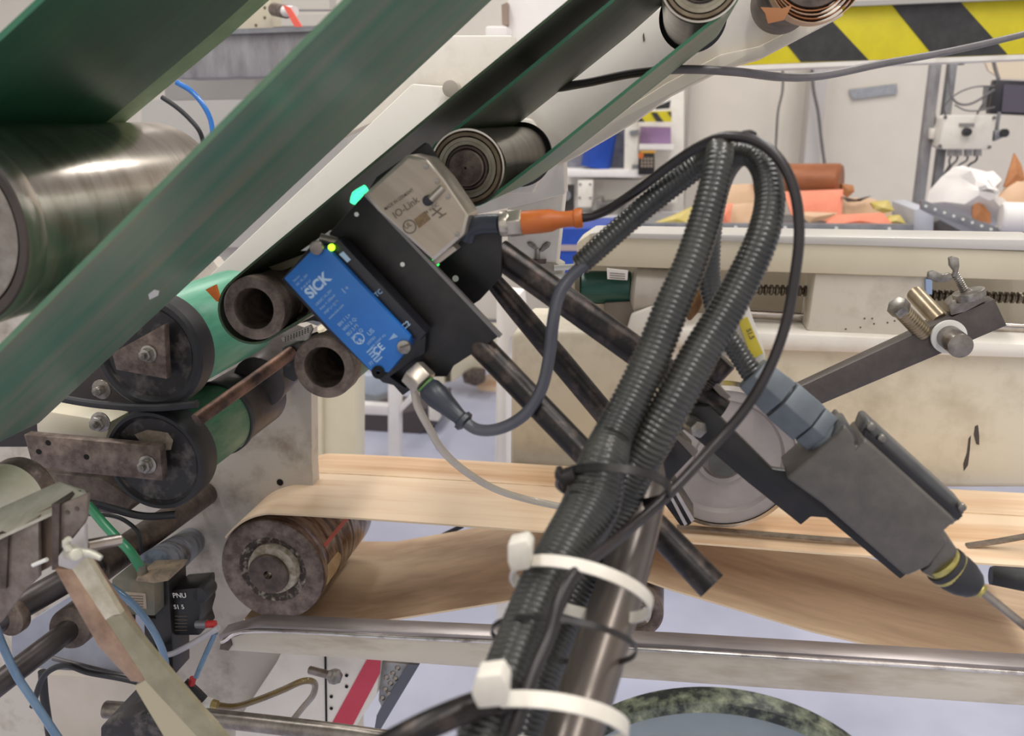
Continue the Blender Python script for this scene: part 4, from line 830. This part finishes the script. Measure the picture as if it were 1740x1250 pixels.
# ---------------------------------------------------------------- green belts and their rollers
# big steel roller at left
o = at(-105, 392, .41); R = pr(-105, 392, .41, 175)
t = thing('big_steel_roller', 'large shiny steel roller at the left edge', 'roller', o)
obj('roller_shell', MB().lathe(o, (0, 1, 0), [(R * .98, .0), (R, .003), (R, .012), (R * .992, .013), (R, .015), (R, .21), (0, .21)], 96), chromed, t)
obj('dark_rim', MB().lathe(o, (0, 1, 0), [(R * .84, .003), (R * .87, 0), (R * .96, -.001), (R * .98, 0)], 96), M('dark_rim', (52, 44, 40), (66, 56, 50), rough=.6, scale=30), t)
obj('end_disc', MB().lathe(o, (0, 1, 0), [(0, .004), (R * .8, .004), (R * .84, .001)], 72), steel, t)
def lineY(x0, y0, x1, y1, n=2): return [(x0 + (x1 - x0) * i / (n - 1), y0 + (y1 - y0) * i / (n - 1)) for i in range(n)]
lb_ = thing('green_belt', 'dark green belt coming down behind the big steel roller', 'conveyor belt', at(200, 100, .5))
obj('belt', MB().strip(prof([(700, -640)] + [(70, -10)] + arc(-105, 392, 176, 225 + 8, 225 - 140, 20)[0:], .41), .41, .575, .003), [greend, greene], lb_, ang=50)
obj('pale_border', MB().strip(prof([(700, -640), (70, -10)] + arc(-105, 392, 176, 233, 215, 6), .41), .5752, .598, .003), [greenp, greenp], lb_, ang=50)
fb = thing('green_belt', 'broad blurred green belt slanting across the front', 'conveyor belt', at(350, 300, .42))
obj('belt', MB().strip(prof([(-300, 895), (0, 598), (300, 298), (600, -2), (900, -302)], .40), .40, .588, .003), [green, M('belt_side', (78, 118, 92), (96, 124, 96), rough=.5, scale=50)], fb, ang=50)
obj('pale_fleck', MB().px([(252, 500), (262, 492), (270, 494), (268, 502), (254, 509)], .485, .0005), white, fb)
# mid belts
ub = thing('green_belt', 'upper dark green belt wrapped round the brown tube', 'conveyor belt', at(700, 240, .6))
pts = [(1200, -195), (965, 0), (780, 153), (600, 303), (470, 411), (395, 474)] + arc(431, 524, 61, 232, 70, 18) + [(530, 535), (620, 478), (700, 430)]
obj('belt', MB().strip(prof(pts, .61), .61, .85, .0018), [greenu, M('olive_belt_side', (78, 96, 66), (60, 84, 58), rough=.6, scale=80)], ub, ang=40)
mb_ = thing('green_belt', 'middle green belt looped round the grimy steel roller', 'conveyor belt', at(900, 150, .62))
pts = [(1170, -120), (1035, 2), (885, 126), (745, 240)] + arc(793, 285, 68, 218, 52, 18) + [(926, 269), (1060, 161), (1200, 48)] + arc(1192, -37, 73, 52, -20, 8)
obj('belt', MB().strip(prof(pts, .622), .622, .86, .0022), [M('olive_green_belt', (96, 114, 86), (82, 102, 76), rough=.4, scale=40, stretch=(12, 1, 1), rot=S45), greene], mb_, ang=40)
def bearing_roller(c, rpx, Ya, Yb_, lab):
    o = at(c[0], c[1], Ya); R = pr(c[0], c[1], Ya, rpx); t = thing('belt_roller', lab, 'roller', o); L = Yb_ - Ya
    obj('shell', MB().lathe(o, (0, 1, 0), [(R * .9, .004), (R * .93, .001), (R * .98, .001), (R, .003), (R * 1.0, .01), (R * .96, .012), (R * .96, L - .02), (R * 1.06, L - .02), (R * 1.06, L - .012), (R * .9, L - .012)], 64), chromed, t)
    obj('rusty_ring', MB().lathe(o, (0, 1, 0), [(R * .78, .003), (R * .8, -.0005), (R * .88, -.0005), (R * .905, .002), (R * .93, 0)], 56), M('dirty_ring', (104, 88, 66), (142, 126, 104), rough=.5, metal=.4, scale=40), t)
    obj('bearing', MB().lathe(o, (0, 1, 0), [(R * .56, .004), (R * .58, .001), (R * .66, .001), (R * .67, .0), (R * .76, .0), (R * .78, .004)], 56), M('pale_bearing', (176, 168, 150), (142, 132, 112), rough=.35, metal=.6, scale=40), t)
    obj('inner_ring', MB().lathe(o, (0, 1, 0), [(R * .46, .003), (R * .49, .0), (R * .54, .0), (R * .56, .003)], 48), rustd, t)
    obj('axle_end', MB().lathe(o, (0, 1, 0), [(0, -.004), (R * .43, -.004), (R * .46, -.003), (R * .46, .02)], 48), rust, t)
    obj('centre_hole', MB().cyl(o + V((0, -.0042, 0)), o + V((0, -.003, 0)), R * .035, n=12), black, t)
    obj('back_seal', MB().lathe(o, (0, 1, 0), [(R * .95, L - .03), (R * 1.1, L - .028), (R * 1.1, L - .022), (R * .95, L - .02)], 48), blackr, t)
    return t
bearing_roller((793, 285), 66, .62, .88, 'grimy steel belt roller with ringed bearing behind the sensors')
bearing_roller((1192, -37), 72, .62, .88, 'belt roller with ringed bearing at the top edge')
# dark paper-wrapped roller top right
o = at(1385, -55, .68); R = pr(1385, -55, .68, 78)
t = thing('paper_wrapped_roller', 'roller with layered brown paper at the top right', 'roller', o)
obj('roller_core', MB().lathe(o, (0, 1, 0), [(0, 0), (R * .8, 0), (R * .84, .003), (R * .84, .2), (0, .2)], 48), rustd, t)
for k_, (r0, m_) in enumerate(((.86, brown), (.9, card), (.95, cardd), (1.0, card))):
    obj('paper_layer', MB().lathe(o + V((.001 * k_, 0, -.001 * k_)), (0, 1, 0), [(R * r0, .002 * k_), (R * (r0 + .025), .002 * k_), (R * (r0 + .025), .03), (R * r0, .03)], 48), m_, t)
obj('paper_scrap', MB().px([(1292, 12), (1330, 14), (1346, 8), (1338, 24), (1332, 34), (1305, 40), (1300, 22)], .675, .0015), cardd, t)

# ---------------------------------------------------------------- black tube frame
t = thing('tube_frame', 'black welded tube frame carrying the sensors and limit switch', 'frame', at(1000, 760, .55))
A = at(792, 562, .535); B = at(1210, 995, .46)
obj('lower_tube', MB().tube([A, A.lerp(B, .5), B], [pr(792, 562, .535, 22), pr(1000, 770, .5, 22), pr(1210, 995, .46, 27)], 28), blackt, t, ang=50)
A = at(845, 428, .57); B = at(1225, 700, .56)
obj('upper_tube', MB().lathe(A, B - A, [(.0068, .012), (.0068, 0), (pr(845, 428, .57, 25) - .0008, 0), (pr(845, 428, .57, 25), .0008), (pr(845, 428, .57, 25), (B - A).length), (0, (B - A).length)], 36), blackt, t)
A = at(826, 462, .60); B = at(1035, 712, .60)
obj('middle_tube', MB().tube([A, A.lerp(B, .2), A.lerp(B, .6), B], [pr(846, 484, .6, 14), pr(846, 484, .6, 18), pr(846, 484, .6, 20), pr(846, 484, .6, 20)], 24), blackt, t, ang=50)
obj('weld', MB().tube([at(785, 545, .53), at(780, 565, .53), at(783, 590, .53)], pr(785, 560, .53, 9), 10), blackp, t)
obj('square_tube', MB().px([(1150, 690), (1195, 640), (1232, 680), (1190, 730)], .56, .03), blackp, t, bevel=.001)
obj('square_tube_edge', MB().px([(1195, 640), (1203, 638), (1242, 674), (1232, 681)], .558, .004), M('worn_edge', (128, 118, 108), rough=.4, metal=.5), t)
obj('square_tube', MB().px([(1122, 775), (1140, 735), (1178, 775), (1130, 825)], .55, .03), blackp, t, bevel=.001)
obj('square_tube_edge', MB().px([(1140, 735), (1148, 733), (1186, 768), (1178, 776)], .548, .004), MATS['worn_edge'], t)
p = at(1166, 714, .548); q_ = at(1188, 730, .528)
obj('bolt', MB().hexa(p, q_, pr(1166, 714, .55, 15)), zinc, t, bevel=.0006)
obj('bolt', MB().cyl(at(1150, 722, .553), p, pr(1166, 714, .55, 12)), M('bluish_zinc', (120, 126, 140), rough=.35, metal=.8), t)
A = at(1204, 654, .558); B = at(1236, 622, .558)
obj('clamp_screw', MB().tube([at(1190, 668, .558), at(1202, 655, .558), at(1214, 640, .558)], pr(1204, 654, .558, 10), 14, pitch=.0016, depth=.82), blackt, t)
obj('clamp_screw_head', MB().cyl(at(1208, 640, .558), at(1235, 612, .558), pr(1204, 654, .558, 19)), blackt, t, bevel=.001)
sb = [(1175, 690), (1205, 690), (1312, 797), (1335, 800), (1345, 812), (1400, 855), (1545, 972), (1530, 984), (1405, 880), (1378, 878), (1361, 892), (1271, 820), (1170, 735)]
obj('switch_bracket', MB().px(sb, .545, .006), blackp, t, bevel=.0008)
# plates on the frame: sensor angle bracket
obj('bracket_flange', MB().px([(618, 331), (795, 517), (848, 571), (812, 596), (798, 604), (770, 622), (760, 640), (728, 640), (684, 672), (664, 650), (600, 540), (559, 396)], .523, .003), blackp, t, bevel=.0006)
obj('bracket_back_plate', MB().px([(722, 241), (728, 244), (806, 362), (830, 385), (852, 400), (852, 470), (815, 510), (796, 522), (760, 500), (618, 334), (640, 300), (695, 262)], .553, .003), blackp, t, bevel=.0006)
obj('bracket_edge', MB().px([(617, 331), (621, 328), (852, 570), (848, 574)], .5225, .004), M('dark_edge', (120, 116, 114), rough=.4, metal=.4), t)
obj('bracket_hole', discs([(606, 364), (684, 449)], .523, 4, .0003), nylon, t)
obj('bracket_hole', discs([(774, 473)], .553, 5.5, .0003), nylon, t)
obj('pale_base_plate', MB().px([(511, 426), (560, 392), (566, 396), (530, 425)], .528, .002), nylon, t)

# ---------------------------------------------------------------- silver sensor
Yq = .522
t = thing('silver_sensor', 'square silver sensor with cut corners and a green lamp', 'sensor', at(710, 350, Yq))
out = [(692, 263), (724, 270), (754, 303), (797, 366), (789, 399), (737, 444), (641, 358), (619, 329)]
obj('housing', MB().px(out, Yq, .028), nick, t, bevel=.0012)
cxx = sum(p[0] for p in out) / 8; cyy = sum(p[1] for p in out) / 8
inn = [(cxx + (x - cxx) * .92, cyy + (y - cyy) * .92) for x, y in out]
fc = obj('label_face', MB().px(inn, Yq - .0004, .001), nickp, t)
p = at(612, 327, Yq + .006)
obj('status_lamp', MB().tube([at(599, 345, Yq + .008), at(606, 332, Yq + .008), at(622, 319, Yq + .008)], [pr(612, 327, Yq, 5), pr(612, 327, Yq, 9), pr(612, 327, Yq, 6)], 14), gledm, t, ang=60)
obj('status_led', MB().cyl(at(732, 444, Yq + .008), at(742, 454, Yq + .008), pr(735, 448, Yq, 7)), gled2, t)
obj('edge_strip', MB().px([(731, 448), (737, 440), (770, 418), (776, 424), (742, 450)], Yq + .004, .012), M('pale_edge_metal', (180, 168, 156), rough=.4, metal=.4), t)
obj('face_screw', discs([(724, 283), (743, 308), (761, 334), (777, 398)], Yq - .0004, 4.5, .0008), zinc, t)
obj('knob_stem', MB().tube([at(752, 318, Yq - .002), at(740, 330, Yq - .003), at(731, 339, Yq - .004)], pr(740, 330, Yq, 6), 12), nick, t)
p = at(729, 340, Yq); obj('adjust_knob', MB().cyl(p, p + V((0, -.004, 0)), pr(729, 340, Yq, 9)), sensb, t, bevel=.0004)
D = (1, -.8)
def tx(s, x, y, h, ang=(100, -66), m=etch, par=t, Y=Yq - .0004, sx=1): text(s, (x, y), (x + ang[0], y + ang[1]), h, Y, m, par, sx=sx)
tx('IO-Link', 672, 372, 12, (100, -72))
tx('UL', 690, 390, 8, (100, -72))
tx('LISTED', 706, 382, 5, (100, -72))
tx('MADE IN GERMANY', 655, 358, 6, (100, -70), sx=.8)
tx('24 V DC', 722, 366, 6, (100, -70))
p = at(696, 385, Yq - .0004)
obj('approval_ring', MB().lathe(p, (0, 1, 0), [(pr(696, 385, Yq, 10), -.0003), (pr(696, 385, Yq, 12), -.0003), (pr(696, 385, Yq, 12), .0003), (pr(696, 385, Yq, 10), .0003)], 32), etch, fc)
obj('code_block', MB().px([(703, 373), (722, 358), (732, 372), (712, 388)], Yq - .0006, .0005), M('code_brown', (150, 122, 84), (112, 92, 64), rough=.5, scale=300), fc)
obj('crossed_mark', MB().px([(733, 355), (735, 353), (752, 364), (750, 366)], Yq - .0006, .0005), etch, fc)
obj('crossed_mark', MB().px([(733, 366), (749, 352), (751, 354), (735, 368)], Yq - .0006, .0005), etch, fc)
obj('crossed_mark', MB().px([(745, 369), (758, 361), (759, 363), (747, 371)], Yq - .0006, .0005), etch, fc)
# its connector
t = thing('sensor_plug', 'orange cable plug with a nickel nut on a black elbow', 'connector', at(880, 380, .53))
obj('elbow', MB().tube([at(792, 402, .54), at(800, 386, .537), at(820, 381, .535), at(852, 380, .53)], pr(820, 381, .535, 17), 20), cableb, t)
obj('knurled_ring', MB().lathe(at(851, 380, .53), at(868, 379, .53) - at(851, 380, .53), [(0, 0), (.0075, 0), (.0078, .001), (.0078, .005), (.0072, .006), (0, .006)], 20), nick, t)
A = at(864, 380, .53); B = at(888, 378, .53); obj('hex_nut', MB().hexa(A, B, pr(864, 380, .53, 24)), nick, t, bevel=.0006)
A = at(884, 379, .53); B = at(990, 370, .53); ax_ = B - A; L = ax_.length
u = pr(900, 378, .53, 1)
obj('orange_body', MB().lathe(A, ax_, [(0, 0), (19 * u, 0), (20 * u, .002), (20 * u, .012), (19 * u, L * .5), (14.5 * u, L * .62), (13.5 * u, L * .75), (14 * u, L * .86), (16.5 * u, L * .88), (16.5 * u, L * .98), (15 * u, L), (0, L)], 28), orange, t, ang=40)
wire('sensor_cable', [(985, 371, .53), (1010, 366, .53), (1040, 352, .525), (1090, 318, .51), (1140, 280, .5), (1190, 248, .49), (1235, 232, .48), (1285, 240, .475), (1325, 272, .47), (1350, 325, .465), (1358, 390, .46), (1352, 460, .455), (1335, 550, .45), (1305, 630, .445), (1262, 700, .44), (1205, 765, .43), (1135, 840, .405), (1065, 902, .375), (1012, 944, .35), (975, 975, .332), (950, 1020, .32), (934, 1080, .31), (908, 1140, .298), (880, 1220, .285), (850, 1300, .275)], 9.5, cablek, label='long black sensor cable arching over the hoses', n=16, step=.004)
obj('tie_stub', MB().px([(1254, 232), (1262, 222), (1278, 220), (1288, 226), (1284, 234), (1268, 236)], .478, .006), blackp, label='black tie end on top of the cable arch', cat='cable tie', bevel=.001)

# ---------------------------------------------------------------- blue sensor
Yk = .50
t = thing('blue_sensor', 'blue rectangular photoelectric sensor with white lettering', 'sensor', at(590, 530, Yk))
obj('blue_cover', MB().px([(482, 473), (532, 422), (557, 423), (697, 572), (690, 596), (660, 633), (629, 630), (560, 559)], Yk, .016), blue, t, bevel=.0008)
obj('black_body', MB().px([(478, 475), (530, 415), (575, 405), (640, 470), (724, 570), (722, 600), (662, 640), (690, 660), (650, 650), (560, 566)], Yk + .0165, .006), sensb, t, bevel=.0006)
obj('top_strip', MB().px([(557, 421), (575, 406), (724, 566), (712, 580), (697, 572)], Yk + .004, .014), sensb, t, bevel=.0006)
obj('indicator', discs([(564, 420)], Yk + .002, 6, .001, 16), yled, t)
obj('display', MB().px([(576, 432), (583, 427), (596, 441), (590, 446)], Yk + .0035, .001), whitetx, t)
for q, m_ in (((540, 420), 'steel'), ((688, 588), 'zinc')):
    p = at(q[0], q[1], Yk); obj('screw_head', MB().cyl(p, p + V((0, -.003, 0)), pr(q[0], q[1], Yk, 12)), MATS[m_], t, bevel=.0005)
obj('screw_slot', MB().px([(679, 589), (696, 583), (697, 586), (680, 592)], Yk - .0032, .001), rustd, t)
obj('barrel_nut', MB().cyl(at(544, 405, Yk + .01), at(574, 412, Yk + .012), pr(560, 408, Yk, 9)), steel, t)
p = at(643, 632, Yk); obj('mounting_hole', MB().lathe(p, (0, 1, 0), [(.0012, -.0008), (.0042, -.0008), (.0042, .01), (0, .01)], 24), black, t)
def bt_(s, x, y, h, m=bluetx, sx=1, a=(100, -97), Y=Yk, bold=.012): text(s, (x, y), (x + a[0], y + a[1]), h, Y, m, t, sx=sx, bold=bold)
bt_('SICK', 528, 508, 18, whitetx, .98, bold=.035)
for s, x, y, h in (('WTB4-3P2161', 505, 486, 4), ('1028087', 513, 493, 4), ('Sensor', 500, 479, 4),
                   ('UB:DC 10..30V', 538, 520, 4.5), ('Imax < 100mA', 545, 527, 4.5), ('PNP L+ Q M', 553, 534, 4.5),
                   ('www.sick.com', 560, 543, 4.5)):
    bt_(s if s not in ('WTB4-3P2161', '1028087') else {'WTB4-3P2161': 'DC 10...30V', '1028087': 'IP 66 IP 67'}[s], x, y, h)
bt_('BN 1 L+', 577, 555, 6); bt_('WH 2 Q-', 585, 563, 6); bt_('BU 3 M', 592, 571, 6); bt_('BK 4 Q', 600, 578, 6)
bt_('1', 585, 500, 10); bt_('+', 590, 494, 8)
bt_('CE', 640, 605, 13, whitetx); bt_('UL', 610, 585, 7, whitetx); bt_('US', 628, 571, 8); bt_('LISTED', 626, 586, 4.5); bt_('IND. CONT. EQ.', 632, 592, 3.5); bt_('77 E', 630, 622, 6)
p = at(610, 575, Yk); obj('approval_ring', MB().lathe(p, (0, 1, 0), [(pr(610, 575, Yk, 8.5), -.0003), (pr(610, 575, Yk, 10), -.0003), (pr(610, 575, Yk, 10), .0003), (pr(610, 575, Yk, 8.5), .0003)], 28), whitetx, t)
obj('warning_mark', MB().px([(660, 578), (676, 572), (669, 566)], Yk - .0003, .0006), bluetx, t)
for k_ in range(5):
    x0 = 622 + k_ * 4; y0 = 598 + k_ * 4
    obj('print_square', MB().px([(x0, y0), (x0 + 10, y0 - 9), (x0 + 12, y0 - 7), (x0 + 2, y0 + 2)], Yk - .0003, .0006), bluetx, t)
text('C2', (687, 560), (700, 549), 9, Yk + .0037, whitetx, t); text('TC', (640, 505), (652, 495), 8, Yk + .0037, bluetx, t)
# plug under it
t = thing('moulded_plug', 'black moulded plug with a square nickel nut under the blue sensor', 'connector', at(720, 650, .51))
A = at(700, 630, .515); B = at(722, 652, .512)
obj('nut', MB().hexa(A, B, pr(700, 630, .51, 26)), nick, t, bevel=.0008)
obj('green_seal', MB().cyl(at(721, 651, .512), at(727, 657, .512), pr(700, 630, .51, 17)), M('green_seal', (88, 130, 70), rough=.5), t)
u = pr(740, 680, .51, 1); A = at(725, 656, .512); B = at(793, 720, .505); L = (B - A).length
obj('plug_body', MB().lathe(A, B - A, [(0, 0), (17 * u, 0), (21 * u, .003), (22 * u, .010), (18 * u, L * .5), (13 * u, L * .82), (14 * u, L * .86), (18 * u, L * .88), (18 * u, L * .96), (12 * u, L), (0, L)], 24), cableb, t, ang=40)
wire('sensor_lead', [(788, 715, .505), (810, 729, .503), (840, 730, .5), (872, 718, .5), (900, 695, .5), (922, 655, .5), (934, 600, .5), (940, 545, .5), (950, 500, .505), (972, 468, .51), (995, 448, .512)], 10.5, M('grey_blue_lead', (66, 68, 76), (90, 90, 96), rough=.3, scale=8), label='grey-black lead curving from the blue sensor into the thin hose', n=16, step=.003)
wire('thin_tube', [(704, 660, .52), (710, 690, .52), (728, 725, .53), (752, 765, .55), (790, 800, .57), (840, 830, .6), (895, 848, .62), (960, 862, .63)], 6.5, tubet, label='thin translucent tube hanging across the tan belt', cat='tube', n=12)

# ---------------------------------------------------------------- limit switch
Yz = .50
t = thing('limit_switch', 'grey cast limit switch box with a rubber boot', 'limit switch', at(1490, 860, Yz))
obj('housing', MB().px([(1336, 812), (1423, 738), (1436, 722), (1450, 742), (1455, 762), (1470, 745), (1625, 885), (1602, 905), (1612, 922), (1580, 962), (1540, 980), (1400, 858)], Yz, .034), greycast, t, bevel=.002, seg=3)
obj('lug', MB().px([(1408, 748), (1424, 722), (1440, 716), (1454, 740), (1460, 764), (1446, 772)], Yz + .003, .02), greylid, t, bevel=.002)
obj('lid', MB().px([(1460, 742), (1470, 716), (1478, 714), (1640, 862), (1638, 872), (1624, 888)], Yz + .012, .02), greylid, t, bevel=.001)
obj('lid_seam', MB().px([(1466, 745), (1472, 732), (1636, 876), (1628, 884)], Yz + .006, .02), blackr, t)
for q in ((1478, 722), (1496, 742), (1632, 858), (1612, 880)):
    p = at(q[0], q[1], Yz + .012); obj('lid_screw', MB().cyl(p, p + V((0, -.004, 0)), pr(q[0], q[1], Yz, 7)), zinc, t, bevel=.0004)
obj('nose', MB().px([(1565, 972), (1580, 962), (1604, 908), (1628, 935), (1620, 950), (1592, 985)], Yz + .004, .024), greycast, t, bevel=.001)
def ringp(name, a, b, r, m, par, ri=None): return obj(name, MB().cyl(at(*a), at(*b), pr(a[0], a[1], a[2], r), pr(a[0], a[1], a[2], ri) if ri else None), m, par, bevel=.0006)
ringp('zinc_ring', (1596, 950, .512), (1606, 960, .512), 33, brass, t)
ringp('dark_ring', (1604, 958, .512), (1612, 965, .512), 36, blackr, t)
ringp('zinc_ring', (1611, 964, .512), (1617, 969, .512), 35, brass, t)
A = at(1616, 968, .512); B = at(1662, 1000, .508); L = (B - A).length; u = pr(1616, 968, .51, 1)
obj('rubber_boot', MB().lathe(A, B - A, [(0, 0), (34 * u, 0), (35 * u, .003), (32 * u, L * .5), (24 * u, L * .85), (16 * u, L), (0, L)], 28), blackr, t, ang=50)
ringp('zinc_nut', (1660, 998, .508), (1672, 1007, .506), 12, brass, t)
A = at(1668, 1004, .507); B = at(1800, 1110, .49); obj('actuator_rod', MB().cyl(A, B, pr(1668, 1004, .507, 7)), steel, t)
# cable gland
t = thing('cable_gland', 'grey-blue hexagonal cable gland screwed into the limit switch', 'cable gland', at(1350, 700, .515))
def seg(name, a, b, r, m, hexa=True, par=t, r2=None):
    A, B = at(*a), at(*b); bb = MB()
    (bb.cyl(A, B, pr(a[0], a[1], a[2], r), pr(a[0], a[1], a[2], r2) if r2 else None, n=6 if hexa else 28)); return obj(name, bb, m, par, bevel=.0008)
seg('collar', (1412, 752, .515), (1385, 728, .516), 34, glandm, False)
seg('hex_nut', (1395, 735, .516), (1375, 718, .517), 42, glandm)
seg('thread_gap', (1380, 722, .517), (1370, 714, .517), 30, blackr, False)
seg('hex_body', (1372, 716, .517), (1328, 678, .519), 44, glandm)
seg('ring', (1330, 680, .519), (1322, 673, .519), 36, sensb, False)
seg('hex_cap', (1324, 675, .519), (1278, 634, .521), 42, glandm, True, t, 36)
# ---------------------------------------------------------------- hoses
def hose(name, label, pts, mat, pitch, n=24, depth=.86):
    p, r = P3(pts); return obj(name, MB().tube(p, r, n, pitch=pitch, depth=depth), mat, label=label, cat='hose', ang=70)
hose('corrugated_hose', 'small black corrugated hose stub entering the cable gland', [(1300, 665, .521, 20), (1275, 630, .523, 19), (1250, 592, .525, 18), (1228, 560, .527, 18), (1215, 520, .53, 19), (1205, 470, .53, 20), (1204, 420, .53, 21), (1210, 360, .528, 21), (1225, 300, .52, 22), (1250, 265, .505, 22), (1278, 262, .495, 23), (1300, 290, .485, 24), (1308, 340, .475, 26), (1296, 400, .465, 28), (1268, 465, .458, 30), (1232, 530, .45, 31), (1190, 600, .44, 33), (1150, 672, .43, 34), (1112, 740, .425, 36), (1075, 800, .425, 37), (1040, 870, .42, 38), (1000, 950, .41, 39), (960, 1040, .395, 40), (920, 1130, .375, 42), (880, 1260, .35, 44), (850, 1340, .34, 46)], condm, .0027, depth=.92)
bpy.data.objects['corrugated_hose']['label'] = 'corrugated black hose looping from the cable gland down the bundle'
hose('corrugated_hose', 'corrugated hose looping from the grey lead down the front of the bundle', [(985, 450, .515, 19), (1020, 418, .514, 20), (1070, 374, .513, 20), (1120, 332, .512, 21), (1168, 295, .511, 21), (1200, 268, .507, 22), (1220, 254, .492, 23), (1222, 268, .475, 25), (1212, 320, .465, 26), (1196, 380, .458, 28), (1172, 450, .45, 29), (1140, 525, .442, 31), (1110, 600, .434, 32), (1075, 675, .426, 33), (1042, 740, .415, 35), (1024, 790, .4, 42), (1004, 860, .385, 50), (965, 930, .365, 48), (925, 1000, .345, 46), (890, 1080, .325, 45), (856, 1165, .305, 45), (815, 1270, .285, 47), (790, 1340, .275, 48)], condm, .0027, depth=.92)
# post behind the bundle
A = [at(1105, 775, .45), at(1096, 830, .44), at(1075, 920, .415), at(1050, 1010, .385), at(1015, 1120, .35), at(970, 1260, .31), at(950, 1330, .295)]
obj('steel_post', MB().tube(A, [pr(1105, 775, .45, 20), pr(1096, 830, .44, 38), pr(1075, 920, .415, 40), pr(1050, 1010, .385, 42), pr(1015, 1120, .35, 46), pr(970, 1260, .31, 50), pr(950, 1330, .295, 52)], 32), postm, label='grey-brown steel post that the hoses are tied to', cat='post', ang=60)
A = [at(600, 1300, .26), at(720, 1235, .27), at(820, 1195, .285), at(900, 1180, .30)]
obj('foreground_tube', MB().tube(A, pr(800, 1200, .28, 24), 24), blackt, label='blurred black tube in front at the bottom edge', cat='tube')
# cable ties
def band(c, u_px, a, b, wd, th, Y, mat, parent, name='band', tilt=0.0, axpx=None, n=56):
    C0 = at(c[0], c[1], Y); U = at(c[0] + u_px[0], c[1] + u_px[1], Y + tilt) - C0; U.normalize()
    AX = (at(c[0] + axpx[0], c[1] + axpx[1], Y + axpx[2]) - C0).normalized(); W = U.cross(AX).normalized(); AX = W.cross(U).normalized()
    bb = MB(); m_ = pr(c[0], c[1], Y, 1); a, b, wd, th = a * m_, b * m_, wd * m_, th * m_
    rows = []
    for i in range(n):
        g = 2 * math.pi * i / n; d = U * math.cos(g) + W * math.sin(g); p = C0 + U * (a * math.cos(g)) + W * (b * math.sin(g))
        rows.append(len(bb.v)); bb.v += [p - AX * wd / 2, p + AX * wd / 2, p + AX * wd / 2 + d * th, p - AX * wd / 2 + d * th]
    for i in range(n):
        A_ = rows[i]; B_ = rows[(i + 1) % n]
        for p, q in ((0, 1), (1, 2), (2, 3), (3, 0)): bb.f.append((A_ + p, A_ + q, B_ + q, B_ + p)); bb.mi.append(0)
    return obj(name, bb, mat, parent)
t = thing('cable_tie', 'white cable tie with a square head round the hose bundle', 'cable tie', at(960, 990, .36))
band((985, 1003), (150, 85), 112, 128, 20, 5, .356, tiew, t, tilt=.02, axpx=(-34, 90, -.02))
obj('head', MB().px([(862, 925), (893, 918), (903, 930), (900, 968), (868, 972), (862, 955)], .335, .01), tiew, t, bevel=.001)
t = thing('cable_tie', 'white cable tie lowest on the hose bundle', 'cable tie', at(900, 1190, .3))
band((925, 1232), (150, 60), 124, 150, 26, 6, .303, tiew, t, tilt=.02, axpx=(-34, 90, -.02))
obj('head', MB().px([(808, 1150), (850, 1145), (862, 1165), (860, 1200), (812, 1205), (800, 1180)], .27, .01), tiew, t, bevel=.001)
t = thing('cable_tie', 'thin black cable tie between the two white ties', 'cable tie', at(950, 1070, .34))
band((955, 1090), (150, 62), 112, 140, 10, 3, .336, blackp, t, tilt=.02, axpx=(-34, 90, -.02))
t = thing('cable_tie', 'black cable tie with a frayed end where the hoses meet', 'cable tie', at(1010, 810, .4))
band((1040, 826), (150, 40), 88, 118, 14, 5, .405, blackp, t, tilt=.015, axpx=(-40, 90, -.02))
obj('frayed_end', MB().px([(942, 802), (950, 800), (956, 808), (972, 800), (978, 812), (974, 822), (958, 830), (950, 818), (942, 812)], .385, .008), blackp, t, bevel=.0006)
# yellow tag
t = thing('cable_tag', 'white tag strip with a yellow label beside the hoses', 'tag', at(1275, 570, .53))
obj('tag_strip', MB().px([(1232, 535), (1264, 513), (1270, 514), (1299, 598), (1300, 608), (1278, 634), (1268, 615)], .535, .004), offw, t, bevel=.0005)
obj('yellow_label', MB().px([(1254, 545), (1270, 538), (1297, 600), (1278, 610)], .5345, .001), M('tag_yellow', (226, 204, 70), rough=.5), t)
text('S1.5', (1268, 560), (1282, 594), 8, .5343, etch, t)
t = thing('pale_connector_block', 'small pale connector with two dark holes left of the tag', 'connector', at(1240, 575, .54))
obj('block', MB().px([(1215, 560), (1240, 555), (1268, 600), (1250, 615), (1222, 600)], .545, .01), M('pale_beige_plastic', (206, 196, 180), rough=.5), t, bevel=.001)
obj('hole', discs([(1247, 568), (1252, 583)], .545, 3, .0005), rustd, t)
t = thing('yellow_brown_bolt', 'yellowish brown fitting glimpsed between the two hoses', 'fitting', at(1180, 530, .56))
obj('fitting', MB().px([(1165, 540), (1178, 505), (1190, 490), (1200, 505), (1188, 530), (1172, 548)], .56, .012), M('ochre_metal', (150, 112, 66), (110, 76, 46), rough=.4, metal=.6, scale=40), t, bevel=.002)
# bright square tube end beside the disc
t = thing('bright_edge_profile', 'dark square profile with bright edges beside the disc', 'profile', at(1150, 860, .6))
obj('profile', MB().px([(1120, 815), (1133, 812), (1180, 885), (1170, 893), (1156, 893), (1110, 830)], .6, .03), blackt, t, bevel=.0006)
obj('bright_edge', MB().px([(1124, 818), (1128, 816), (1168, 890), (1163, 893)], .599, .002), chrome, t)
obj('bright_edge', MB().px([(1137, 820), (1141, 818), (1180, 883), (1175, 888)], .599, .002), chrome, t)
